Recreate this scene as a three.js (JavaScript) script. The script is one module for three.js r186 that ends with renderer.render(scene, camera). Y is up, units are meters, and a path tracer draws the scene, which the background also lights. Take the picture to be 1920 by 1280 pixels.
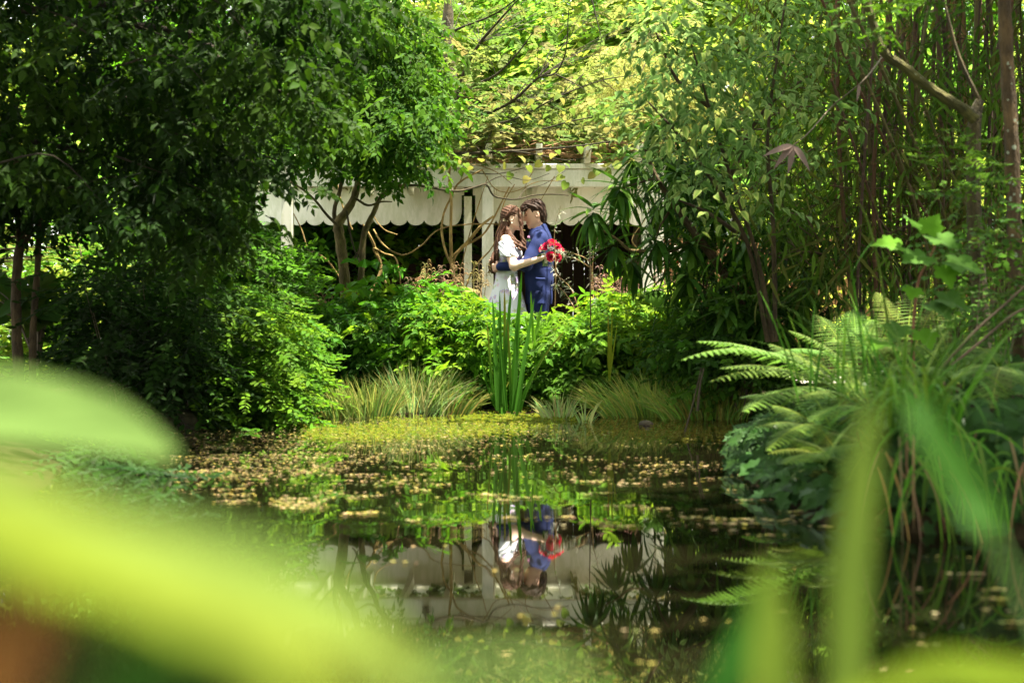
import * as THREE from 'three';
import { mergeGeometries } from 'three/addons/utils/BufferGeometryUtils.js';

// ---------------------------------------------------------------- camera, sky, sun, exposure
const scene = new THREE.Scene();
const EYE = 0.504, K = 2667;                          // eye height over the pond; focal length in photo pixels
const camera = new THREE.PerspectiveCamera(2 * Math.atan(640 / K) * 180 / Math.PI, 1.5, 0.03, 900);
camera.position.set(0, EYE, 0); camera.lookAt(0, EYE, -10);
camera.focus = 12.7; camera.userData.fStop = 3.4;
scene.add(camera);
const SUN = new THREE.Vector3(0.24, 0.93, 0.05).normalize();
{ // a bright hazy summer sky: pale round the horizon, soft blue overhead, brighter towards the sun
  const w = 128, h = 64, data = new Float32Array(w * h * 4), v = new THREE.Vector3();
  for (let j = 0; j < h; j++) for (let i = 0; i < w; i++) {
    const el = ((j + 0.5) / h - 0.5) * Math.PI, az = ((i + 0.5) / w - 0.5) * 2 * Math.PI; v.set(Math.cos(el) * Math.cos(az), Math.sin(el), Math.cos(el) * Math.sin(az));
    const up = Math.max(0, v.y), k = Math.pow(up, 0.6), glow = 0.6 * Math.pow(Math.max(0, v.dot(SUN)), 6), c = v.y < 0 ? [0.5, 0.5, 0.45] : [1.0 - 0.2 * k + glow, 1.0 - 0.12 * k + glow * 0.95, 0.9 - 0.04 * k + glow * 0.75];
    data.set([c[0], c[1], c[2], 1], (j * w + i) * 4);
  }
  const t = new THREE.DataTexture(data, w, h, THREE.RGBAFormat, THREE.FloatType); t.mapping = THREE.EquirectangularReflectionMapping; t.magFilter = THREE.LinearFilter; t.needsUpdate = true;
  scene.background = t; scene.environment = t; scene.backgroundIntensity = scene.environmentIntensity = 0.56;
}
const sun = new THREE.DirectionalLight(new THREE.Color(1, 0.93, 0.77), 4.7);
sun.position.copy(SUN).multiplyScalar(40).add(new THREE.Vector3(0, 0, -11)); sun.target.position.set(0, 0, -11);
sun.castShadow = true; sun.shadow.radius = 1.2; sun.shadow.mapSize.set(2048, 2048);
Object.assign(sun.shadow.camera, { left: -22, right: 22, top: 22, bottom: -22, near: 1, far: 90 });
scene.add(sun, sun.target);
const renderer = new THREE.WebGLRenderer({ antialias: true });
renderer.toneMapping = THREE.LinearToneMapping; renderer.toneMappingExposure = 6.3; renderer.shadowMap.enabled = true;

// ---------------------------------------------------------------- helpers
const V = (x, y, z) => new THREE.Vector3(x, y, z);
const UP = V(0, 1, 0);
function rng(seed) {
  let s = (seed * 2654435761) >>> 0;
  const f = () => { s = (s + 0x6d2b79f5) | 0; let t = Math.imul(s ^ (s >>> 15), 1 | s); t = (t + Math.imul(t ^ (t >>> 7), 61 | t)) ^ t; return ((t ^ (t >>> 14)) >>> 0) / 4294967296; };
  f.r = (a, b) => a + (b - a) * f();
  f.g = () => (f() + f() + f() - 1.5) * 1.15;
  f.v = (s = 1) => V(f.g() * s, f.g() * s, f.g() * s);
  f.pick = (a) => a[Math.floor(f() * a.length)];
  return f;
}
const P = (px, py, d) => V((px - 960) / K * d, EYE - (py - 640) / K * d, -d);   // where a thing seen at that pixel stands, d metres away
const lerp = (a, b, t) => a + (b - a) * t;
const clamp = (x, a, b) => Math.min(b, Math.max(a, x));
const smooth = (a, b, x) => { const t = clamp((x - a) / (b - a), 0, 1); return t * t * (3 - 2 * t); };
const C = (r, g, b) => new THREE.Color().setRGB(r, g, b);
const used = new Map();
function numbered(name) { const n = used.get(name) ?? 0; used.set(name, n + 1); return n ? `${name}_${String(n).padStart(3, '0')}` : name; }
function tag(o, label, category, group, kind) {
  if (label) o.userData.label = label; if (category) o.userData.category = category;
  if (group) o.userData.group = group; if (kind) o.userData.kind = kind; return o;
}
function thing(name, pos, label, category, group) {
  const o = new THREE.Group(); o.name = numbered(name); o.position.copy(pos); scene.add(o); return tag(o, label, category, group);
}
const origin = (o) => { const p = V(0, 0, 0); for (let q = o; q && q !== scene; q = q.parent) p.add(q.position); return p; };
// adds a mesh whose geometry is written in world coordinates
function part(parent, name, geo, mat, kind) {
  const m = new THREE.Mesh(geo, mat); m.castShadow = m.receiveShadow = true;
  if (parent) { const p = origin(parent); geo.translate(-p.x, -p.y, -p.z); m.name = name; parent.add(m); }
  else { m.name = numbered(name); scene.add(m); }
  if (kind) m.userData.kind = kind; return m;
}
// one leaf, board... sharing a geometry, at a world matrix
function piece(parent, name, geo, mat, matrix) {
  const m = new THREE.Mesh(geo, mat); m.name = name; m.castShadow = m.receiveShadow = true;
  matrix.decompose(m.position, m.quaternion, m.scale); m.position.sub(origin(parent)); parent.add(m); return m;
}
function instanced(parent, name, geo, mat, list, kind = 'stuff') {
  const im = new THREE.InstancedMesh(geo, mat, list.length), p = parent ? origin(parent) : V(0, 0, 0);
  list.forEach((e, i) => { e.m.elements[12] -= p.x; e.m.elements[13] -= p.y; e.m.elements[14] -= p.z; im.setMatrixAt(i, e.m); im.setColorAt(i, e.c); });
  im.castShadow = im.receiveShadow = true; im.userData.kind = kind;
  if (parent) { im.name = name; parent.add(im); } else { im.name = numbered(name); scene.add(im); }
  return im;
}
function basis(pos, dir, up, s = 1, sy = s) {
  const z = dir.clone().normalize(), x = V(0, 0, 0).crossVectors(up, z);
  if (x.lengthSq() < 1e-6) x.crossVectors(V(1, 0.1, 0.3), z);
  x.normalize(); const y = V(0, 0, 0).crossVectors(z, x);
  return new THREE.Matrix4().makeBasis(x.multiplyScalar(s), y.multiplyScalar(sy), z.multiplyScalar(s)).setPosition(pos);
}
// geometry collector: vertices with colour and uv, smooth normals
class B {
  constructor() { this.p = []; this.c = []; this.u = []; this.i = []; }
  v(x, y, z, c, u = 0, w = 0) { this.p.push(x, y, z); this.c.push(c[0], c[1], c[2]); this.u.push(u, w); return this.p.length / 3 - 1; }
  t(a, b, c) { this.i.push(a, b, c); }
  q(a, b, c, d) { this.i.push(a, b, c, a, c, d); }
  geo() {
    const g = new THREE.BufferGeometry();
    g.setAttribute('position', new THREE.Float32BufferAttribute(this.p, 3)); g.setAttribute('color', new THREE.Float32BufferAttribute(this.c, 3));
    g.setAttribute('uv', new THREE.Float32BufferAttribute(this.u, 2)); g.setIndex(this.i); g.computeVertexNormals(); return g;
  }
}
const W1 = [1, 1, 1];
// a blade or leaf along a bent midrib; prof(t) is its half width, edge its rim colour
function leaf(b, o, dir, up, len, wid, k = {}) {
  const n = k.n ?? 4, prof = k.prof ?? ovate, bend = k.bend ?? 0.3, fold = k.fold ?? 0.25, c0 = k.c ?? W1, ce = k.edge ?? c0, tip = k.tip ?? c0, twist = k.twist ?? 0;
  const d = dir.clone().normalize(), s = V(0, 0, 0).crossVectors(up, d); if (s.lengthSq() < 1e-6) s.set(1, 0, 0); s.normalize();
  const nn = V(0, 0, 0).crossVectors(d, s), p = o.clone(), step = len / n, down = k.down ?? nn.clone().negate(), axis = d.clone(); let prev = null;
  for (let i = 0; i <= n; i++) {
    const t = i / n, w = prof(t) * wid, sd = twist ? s.clone().applyAxisAngle(axis, twist * t) : s, nr = twist ? nn.clone().applyAxisAngle(axis, twist * t) : nn;
    const cm = tip === c0 ? c0 : [0, 1, 2].map((q) => lerp(c0[q], tip[q], t * t)), cc = ce === c0 ? cm : ce;
    const dark = [cm[0] * 0.85, cm[1] * 0.85, cm[2] * 0.85];
    const m = b.v(p.x, p.y, p.z, dark, 0.5, t);
    const l = b.v(p.x - sd.x * w + nr.x * w * fold, p.y - sd.y * w + nr.y * w * fold, p.z - sd.z * w + nr.z * w * fold, cc, 0, t);
    const r = b.v(p.x + sd.x * w + nr.x * w * fold, p.y + sd.y * w + nr.y * w * fold, p.z + sd.z * w + nr.z * w * fold, cc, 1, t);
    if (prev) { b.q(prev[0], prev[1], l, m); b.q(prev[2], prev[0], m, r); }
    prev = [m, l, r]; p.addScaledVector(axis, step); axis.addScaledVector(down, bend / n).normalize();
  }
  return p;
}
const ovate = (t) => Math.sin(Math.PI * Math.pow(t, 0.7)) * 0.5 * (1 - 0.15 * t) + 0.01 * (1 - t);
const lance = (t) => Math.pow(Math.sin(Math.PI * Math.pow(t, 0.62)), 0.9) * 0.5;
const oblong = (t) => Math.pow(Math.max(0, Math.sin(Math.PI * Math.min(1, t * 0.93 + 0.04))), 0.55) * 0.5;
const round = (t) => Math.sqrt(Math.max(0, 1 - Math.pow(2 * t - 0.9, 2) / 1.22)) * 0.5 * (t > 0.98 ? 0 : 1);
const blade = (t) => (0.5 - 0.1 * t) * Math.pow(1 - t, 0.55) * Math.min(1, 0.55 + t * 3);
// a flat lobed leaf from an outline (list of [side, along]) fanned about a point on its midrib
function lobed(b, o, dir, up, size, outline, k = {}) {
  const d = dir.clone().normalize(), s = V(0, 0, 0).crossVectors(up, d).normalize(), n = V(0, 0, 0).crossVectors(d, s), cup = k.cup ?? 0.15, droop = k.droop ?? 0.25, c = k.c ?? W1, rim = k.edge ?? c;
  const at = (x, y) => { const h = cup * Math.abs(x) - droop * y * y + (k.wave ?? 0) * Math.sin(x * 9 + y * 7); return V(0, 0, 0).copy(o).addScaledVector(s, x * size).addScaledVector(d, y * size).addScaledVector(n, h * size); };
  const pt = (x, y, cc) => { const p = at(x, y); return b.v(p.x, p.y, p.z, cc, x, y); };
  const m = pt(0, 0.38, [c[0] * 0.9, c[1] * 0.9, c[2] * 0.9]), ring = outline.map(([x, y]) => pt(x, y, rim)), inner = outline.map(([x, y]) => pt(x * 0.5, 0.38 + (y - 0.38) * 0.5, c));
  for (let i = 0; i < ring.length; i++) { const j = (i + 1) % ring.length; b.t(m, inner[i], inner[j]); b.q(inner[i], ring[i], ring[j], inner[j]); }
}
const mirror = (half) => [...half, ...half.slice().reverse().filter(([x]) => x > 0).map(([x, y]) => [-x, y])];
const IVY = mirror([[0, 0], [0.2, -0.08], [0.42, 0.02], [0.3, 0.26], [0.52, 0.5], [0.24, 0.58], [0.12, 0.78], [0, 1]]);
const VINE = mirror([[0, 0.02], [0.2, -0.12], [0.42, -0.06], [0.5, 0.08], [0.4, 0.18], [0.62, 0.3], [0.6, 0.42], [0.68, 0.52], [0.5, 0.56], [0.36, 0.6], [0.34, 0.76], [0.2, 0.8], [0.12, 0.92], [0, 1.04]]);
const HEART = mirror([[0, 0.04], [0.2, -0.06], [0.4, 0.04], [0.5, 0.24], [0.47, 0.45], [0.36, 0.66], [0.2, 0.84], [0, 1]]);
// tapered tube through points
function tube(b, pts, rad, sides = 6, c = W1, v0 = 0, bump = 0) {
  const curve = pts.length > 2 ? new THREE.CatmullRomCurve3(pts, false, 'centripetal') : null;
  const n = curve ? Math.max(4, (pts.length - 1) * 4) : 1, rr = (t) => { const f = t * (rad.length - 1), i = Math.min(rad.length - 2, Math.floor(f)); return lerp(rad[i], rad[i + 1], f - i); };
  let prev = null, s = null, last = null, along = v0;
  for (let i = 0; i <= n; i++) {
    const t = i / n, p = curve ? curve.getPoint(t) : pts[0].clone().lerp(pts[1], t), d = curve ? curve.getTangent(t) : pts[1].clone().sub(pts[0]).normalize();
    if (last) along += p.distanceTo(last); last = p;
    if (!s) s = V(0, 0, 0).crossVectors(Math.abs(d.y) > 0.9 ? V(1, 0, 0) : UP, d).normalize(); else s.addScaledVector(d, -s.dot(d)).normalize();
    const w = V(0, 0, 0).crossVectors(d, s), row = [], r = rr(t), tone = bump ? 0.72 + 0.5 * Math.abs(Math.sin(i * 12.9898 + p.y * 7) * 0.6 + Math.sin(i * 3.1 + p.x * 11) * 0.4) : 1, cc = bump ? [c[0] * tone, c[1] * tone, c[2] * tone * 0.95] : c;
    for (let k = 0; k <= sides; k++) {
      const a = k / sides * Math.PI * 2, q = r * (1 + bump * Math.sin(a * 2 + i * 1.7) * 0.5 + bump * Math.sin(i * 2.9 + a) * 0.5);
      row.push(b.v(p.x + (s.x * Math.cos(a) + w.x * Math.sin(a)) * q, p.y + (s.y * Math.cos(a) + w.y * Math.sin(a)) * q, p.z + (s.z * Math.cos(a) + w.z * Math.sin(a)) * q, cc, k / sides, along));
    }
    if (prev) for (let k = 0; k < sides; k++) b.q(prev[k], prev[k + 1], row[k + 1], row[k]);
    prev = row;
  }
}
function inPoly(poly, x, y) { let c = false; for (let i = 0, j = poly.length - 1; i < poly.length; j = i++) { const [a, b] = poly[i], [d, e] = poly[j]; if ((b > y) !== (e > y) && x < (d - a) * (y - b) / (e - b) + a) c = !c; } return c; }
// points in the part of space that is seen through a pixel outline, between two distances
function spots(poly, d0, d1, n, R) {
  const xs = poly.map((q) => q[0]), ys = poly.map((q) => q[1]), out = [], x0 = Math.min(...xs), x1 = Math.max(...xs), y0 = Math.min(...ys), y1 = Math.max(...ys);
  while (out.length < n) { const x = R.r(x0, x1), y = R.r(y0, y1); if (inPoly(poly, x, y)) out.push(P(x, y, R.r(d0, d1))); }
  return out;
}
// a noise image (value noise, several octaves) for colour and relief
function noiseTex(size, octaves, seed, map, srgb = false, sx = 1, sy = 1) {
  const R = rng(seed), data = new Uint8Array(size * size * 4), layers = octaves.map(([f, a]) => { const fx = f * sx, fy = f * sy; return { fx, fy, a, g: Array.from({ length: fx * fy }, () => R()) }; });
  const sum = layers.reduce((s, l) => s + l.a, 0);
  for (let y = 0; y < size; y++) for (let x = 0; x < size; x++) {
    let h = 0;
    for (const l of layers) {
      const u = x / size * l.fx, v = y / size * l.fy, i = Math.floor(u), j = Math.floor(v), a = smooth(0, 1, u - i), c = smooth(0, 1, v - j), G = (p, q) => l.g[(q % l.fy) * l.fx + p % l.fx];
      h += l.a * lerp(lerp(G(i, j), G(i + 1, j), a), lerp(G(i, j + 1), G(i + 1, j + 1), a), c);
    }
    const o = map(h / sum), k = (y * size + x) * 4; data[k] = o[0] * 255; data[k + 1] = o[1] * 255; data[k + 2] = o[2] * 255; data[k + 3] = 255;
  }
  const t = new THREE.DataTexture(data, size, size); t.wrapS = t.wrapT = THREE.RepeatWrapping; t.magFilter = THREE.LinearFilter; if (srgb) t.colorSpace = THREE.SRGBColorSpace; t.needsUpdate = true; return t;
}
const rep = (t, x, y) => { const c = t.clone(); c.repeat.set(x, y); c.needsUpdate = true; return c; };
const grey = (h) => [h, h, h];
const T = {
  bark: noiseTex(256, [[4, 1], [12, 0.8], [40, 0.7]], 3, (h) => grey(smooth(0.25, 0.75, h)), false, 2, 1),
  barkColor: noiseTex(256, [[3, 1], [9, 1], [30, 0.6]], 4, (h) => { const k = smooth(0.3, 0.7, h); return [lerp(0.55, 1, k), lerp(0.55, 1, k), lerp(0.5, 1, k)]; }, false, 2, 1),
  soil: noiseTex(512, [[4, 1], [16, 1], [64, 1], [128, 0.7]], 5, (h) => { const k = smooth(0.3, 0.72, h); return [lerp(0.35, 1, k), lerp(0.35, 0.97, k), lerp(0.3, 0.9, k)]; }),
  grain: noiseTex(512, [[2, 0.6], [8, 1], [32, 1]], 6, (h) => { const k = smooth(0.3, 0.7, h); return [lerp(0.72, 1, k), lerp(0.7, 1, k), lerp(0.66, 1, k)]; }, false, 6, 1),
  paint: noiseTex(512, [[2, 1], [7, 0.8], [20, 0.7], [60, 0.5]], 7, (h) => { const k = smooth(0.3, 0.62, h); return [lerp(0.82, 1, k), lerp(0.84, 1, k), lerp(0.76, 1, k)]; }, false, 3, 1),
  leafBump: noiseTex(128, [[8, 1], [24, 1]], 8, grey),
  fabric: noiseTex(128, [[64, 1], [32, 0.5]], 9, grey),
};
const leafMat = (t = 0.45, coat = 0.25, cr = 0.42, color = C(1.1, 1, 0.36)) => new THREE.MeshPhysicalMaterial({ color, vertexColors: true, roughness: 1, specularIntensity: 0.12, transmission: t, thickness: 0, clearcoat: coat, clearcoatRoughness: cr, side: THREE.DoubleSide });
const M = {
  leaf: leafMat(0.52, 0.04, 0.4), gloss: leafMat(0.3, 0.16, 0.34), thin: leafMat(0.55, 0.06, 0.5, C(1, 1, 0.5)), fore: leafMat(0.5, 0.14, 0.5, C(1, 1.03, 0.5)), blade: leafMat(0.4, 0.05, 0.5, C(0.95, 1, 0.55)), matte: leafMat(0.4, 0.03, 0.6, C(1, 1, 1)), dry: leafMat(0.3, 0, 0.6, C(1, 1, 1)),
  bark: new THREE.MeshStandardMaterial({ color: C(0.16, 0.13, 0.07), vertexColors: true, roughness: 0.95, map: rep(T.barkColor, 1, 3), bumpMap: rep(T.bark, 1, 3), bumpScale: 0.005 }),
  twig: new THREE.MeshStandardMaterial({ color: C(0.13, 0.1, 0.06), vertexColors: true, roughness: 0.9 }),
  white: new THREE.MeshStandardMaterial({ color: C(0.74, 0.72, 0.6), roughness: 0.6, map: rep(T.paint, 1.3, 1.3) }),
  panel: new THREE.MeshStandardMaterial({ color: C(0.74, 0.7, 0.64), roughness: 0.65, map: rep(T.paint, 0.6, 0.6) }),
  darkWood: new THREE.MeshStandardMaterial({ color: C(0.05, 0.028, 0.016), roughness: 0.9, map: T.grain }),
  brownWood: new THREE.MeshStandardMaterial({ color: C(0.3, 0.15, 0.065), roughness: 0.85, map: rep(T.grain, 1, 0.4), vertexColors: true }),
  black: new THREE.MeshStandardMaterial({ color: C(0.012, 0.012, 0.012), roughness: 0.45 }),
};
// a box with small chamfers and uv in metres
function box(w, h, d, at, bev = 0.004) {
  const s = new THREE.Shape(), a = w / 2 - bev, b = h / 2 - bev; s.moveTo(-a, -b); s.lineTo(a, -b); s.lineTo(a, b); s.lineTo(-a, b); s.closePath();
  const g = new THREE.ExtrudeGeometry(s, { depth: d - 2 * bev, bevelEnabled: true, bevelThickness: bev, bevelSize: bev, bevelSegments: 1 }); g.translate(0, 0, -d / 2 + bev);
  if (at) g.translate(at.x, at.y, at.z); return g;
}
const jit = (c, R, a = 0.15) => { const k = 1 + R.g() * a; return C(c[0] * k * (1 + R.g() * a * 0.5), c[1] * k, c[2] * k * (1 + R.g() * a * 0.5)); };
// sprays of leaves round a list of centres
function sprays(centres, o, R) {
  const out = [];
  for (const c of centres) {
    const tint = 1 + R.g() * (o.clumpVar ?? 0.25), pal = R.pick(o.pal);
    for (let i = 0; i < o.per; i++) {
      const off = V(R.g() * o.rad[0], R.g() * o.rad[1], R.g() * o.rad[2]), p = c.clone().add(off);
      const dir = V(off.x / (o.rad[0] + 1e-3), 0, off.z / (o.rad[2] + 1e-3)).multiplyScalar(o.out ?? 0.8).add(R.v(o.wild ?? 0.7)).add(o.dir ?? V(0, 0, 0)); dir.y = dir.y * (o.flat ?? 0.5) - (o.droop ?? 0.1);
      if (dir.lengthSq() < 1e-4) dir.set(1, 0, 0);
      const col = jit(o.mix && R() < o.mix ? R.pick(o.pal) : pal, R, o.var ?? 0.18).multiplyScalar(tint);
      out.push({ m: basis(p, dir, UP.clone().add(R.v(o.tilt ?? 0.45)), R.r(o.size[0] * 0.7, o.size[1] * 1.12)), c: col });
    }
  }
  return out;
}
// points on and in a mound
function mound(c, r, n, R, inner = 0.55) {
  const out = [];
  while (out.length < n) { const d = R.v(1).normalize(); if (d.y < -0.15) continue; const k = lerp(inner, 1, Math.sqrt(R())); out.push(V(c.x + d.x * r[0] * k, c.y + d.y * r[1] * k, c.z + d.z * r[2] * k)); }
  return out;
}
// ---------------------------------------------------------------- sprays of the plants (grow along +z, faces up)
function twigSpray(R, n, len, wid, k = {}) {          // alternate leaves on a thin arching twig, unit size about 1 m long scaled down by the caller
  const b = new B(), L = k.length ?? 1, bend = k.arch ?? 0.3, at = (t) => V(Math.sin(t * 4 + 1) * 0.03, -bend * t * t * L * 0.5, t * L);
  tube(b, [at(0), at(0.5), at(1)], [0.012, 0.008, 0.004], 3, k.stem ?? [0.7, 0.55, 0.35]);
  for (let i = 0; i < n; i++) {
    const t = (i + 1) / n, pair = k.opposite ? [1, -1] : [i % 2 ? 1 : -1];
    for (const s of pair) {
      const dir = V(s * (i === n - 1 ? 0.2 : 1) * R.r(0.7, 1.1), R.r(-0.35, 0.15) - (k.hang ?? 0) + R.g() * 0.5 * (k.chaos ?? 0), R.r(0.4, 0.9) + R.g() * 0.5 * (k.chaos ?? 0)), up = V(R.g() * (k.chaos ?? 0.4), 1, R.g() * (k.chaos ?? 0.4)), c = R.r(0.82, 1.15);
      const kk = { ...k.leaf, c: [c, c, c], bend: R.r(0.15, 0.7) }; if (k.leaf?.edge) kk.edge = k.leaf.edge.map((e) => e * c);
      const l = len * R.r(0.75, 1.15);
      if (k.outline) lobed(b, at(t), dir, up, l, k.outline, { c: [c, c, c], cup: R.r(0.02, 0.2), droop: R.r(0.05, 0.3) }); else leaf(b, at(t), dir, up, l, wid * R.r(0.85, 1.1), kk);
    }
  }
  return b.geo();
}
const RS = rng(11);
const S = {
  maple: twigSpray(RS, 10, 0.33, 0.17, { leaf: { n: 3 }, arch: 0.35, chaos: 0.9, hang: 0.2 }),
  heart: twigSpray(RS, 9, 0.25, 0.2, { outline: HEART, arch: 0.25, length: 1 }),
  hyper: twigSpray(RS, 8, 0.2, 0.075, { opposite: true, leaf: { n: 3, prof: oblong, fold: 0.12 }, arch: 0.25, chaos: 0.8 }),
  meadow: twigSpray(RS, 6, 0.38, 0.16, { opposite: true, leaf: { n: 3 }, arch: 0.5, chaos: 0.7 }),
  varieg: twigSpray(RS, 6, 0.34, 0.15, { leaf: { n: 4, edge: [2.1, 1.6, 2.2], fold: 0.35 }, arch: 0.3, hang: 0.15 }),
  bamboo: twigSpray(RS, 6, 0.6, 0.058, { leaf: { n: 4, prof: lance }, arch: 0.7, hang: 0.5 }),
  back: twigSpray(RS, 8, 0.34, 0.2, { leaf: { n: 2 }, arch: 0.3 }),
  acer: twigSpray(RS, 12, 0.3, 0.045, { opposite: true, leaf: { n: 2, prof: lance }, arch: 0.7, hang: 0.4 }),
  fir: twigSpray(RS, 26, 0.13, 0.016, { opposite: true, leaf: { n: 1, prof: (t) => 0.5 * (1 - t) }, arch: 0.1 }),
  small: twigSpray(RS, 9, 0.17, 0.11, { leaf: { n: 2, prof: round }, arch: 0.3 }),
  weed: (() => { const b = new B(); for (let i = 0; i < 9; i++) { const a = i * 2.4, d = V(Math.cos(a), R0(i) * 1.4, Math.sin(a)); leaf(b, V(0, 0, 0), d, UP, 0.7 + 0.3 * R0(i + 3), 0.22, { n: 3, bend: 0.6, c: [0.8 + 0.4 * R0(i + 7), 1, 0.9] }); } return b.geo(); })(),
};
function R0(i) { const x = Math.sin(i * 127.1) * 43758.5453; return x - Math.floor(x); }

// ---------------------------------------------------------------- the lie of the land: pond, banks and ground to the horizon
const shore = [[-3.4, -9.15], [-2.2, -9.2], [-1, -9.55], [0, -9.75], [0.9, -9.6], [1.55, -9.3], [1.62, -8.6], [1.3, -7.6], [1.02, -6.4], [0.86, -5.4], [0.84, -4.5], [0.88, -3.85], [1.3, -3.6], [2.3, -3.5], [5, -3.4], [5, 3], [-3, 3], [-2.1, -0.6], [-1.75, -2], [-1.5, -3.4], [-1.62, -5], [-2.05, -6.6], [-2.75, -7.9]];
function shoreDistance(x, z) {                                         // metres to the water's edge, negative in the pond
  let d = 1e9; for (let i = 0, j = shore.length - 1; i < shore.length; j = i++) { const [ax, az] = shore[j], [bx, bz] = shore[i], ex = bx - ax, ez = bz - az, t = clamp(((x - ax) * ex + (z - az) * ez) / (ex * ex + ez * ez), 0, 1); d = Math.min(d, Math.hypot(x - ax - ex * t, z - az - ez * t)); }
  return inPoly(shore, x, z) ? -d : d;
}
function height(x, z) {
  const d = shoreDistance(x, z); if (d < 0) return Math.max(-0.5, d * 0.55) - 0.02;
  const far = smooth(-8.6, -9.6, z), right = smooth(0.6, 1.4, x) * (1 - far), n = 0.03 * Math.sin(x * 2.1 + z * 1.3) + 0.02 * Math.sin(x * 5.3 - z * 4.1);
  return 0.012 + lerp(Math.min(1, d * 2.2), smooth(-0.1, 1.1, d), right) * (lerp(0.1, 0.05, far) + 0.26 * right) + n * smooth(0, 0.5, d) * (1 - 0.5 * far);
}
{
  const axis = (lo, hi, step) => { const a = []; for (let x = lo; x <= hi + 1e-6; x += step) a.push(x); for (let k = 1, w = step; k < 26; k++) { w *= 1.42; a.push(a[a.length - 1] + w); a.unshift(a[0] - w); } return a; };
  const xs = axis(-6, 6, 0.08), zs = axis(-14, 2, 0.08), b = new B();
  for (const z of zs) for (const x of xs) b.v(x, height(x, z), z, W1, x / 2.5, z / 2.5);
  const n = xs.length; for (let j = 0; j + 1 < zs.length; j++) for (let i = 0; i + 1 < n; i++) b.q(j * n + i, (j + 1) * n + i, (j + 1) * n + i + 1, j * n + i + 1);
  tag(part(null, 'ground', b.geo(), new THREE.MeshPhysicalMaterial({ color: C(0.03, 0.022, 0.012), specularIntensity: 0.1, map: T.soil, roughness: 1 })), 'dark soil and banks round the pond', null, null, 'structure');
}
{ // still water with a slight swell
  const waves = [], R = rng(21); for (let i = 0; i < 26; i++) { const a = R.r(-0.9, 0.9) + Math.PI / 2, w = R.r(0.12, 0.9); waves.push({ kx: Math.cos(a) * 6.283 / w, kz: Math.sin(a) * 6.283 / w, ph: R() * 6.28, s: R.r(0.0004, 0.0016) * 0.8 }); }
  const b = new B(), nor = [], nx = 150, nz = 330; // finer across the view
  for (let j = 0; j <= nz; j++) for (let i = 0; i <= nx; i++) {
    const z = lerp(1.5, -10.2, j / nz), x = lerp(-5, 5.2, i / nx); let sx = 0, sz = 0; const calm = lerp(0.5, 1.3, smooth(-3, -1.5, z)) * (0.6 + 0.4 * Math.sin(x * 1.3 + z * 0.9));
    for (const w of waves) { const q = Math.cos(w.kx * x + w.kz * z + w.ph) * w.s * calm; sx += q * Math.sign(w.kx) * 0.4; sz += q; }
    b.v(x, 0, z, W1, x, z); const l = Math.hypot(sx, 1, sz); nor.push(-sx / l, 1 / l, -sz / l);
  }
  for (let j = 0; j < nz; j++) for (let i = 0; i < nx; i++) { const a = j * (nx + 1) + i; b.q(a, a + 1, a + nx + 2, a + nx + 1); }
  const g = b.geo(); g.setAttribute('normal', new THREE.Float32BufferAttribute(nor, 3));
  tag(part(null, 'pond_water', g, new THREE.MeshPhysicalMaterial({ color: C(0.0045, 0.0042, 0.0017), roughness: 0.02, ior: 1.38 })), 'still dark pond water mirroring the garden', null, null, 'structure');
}

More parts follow.
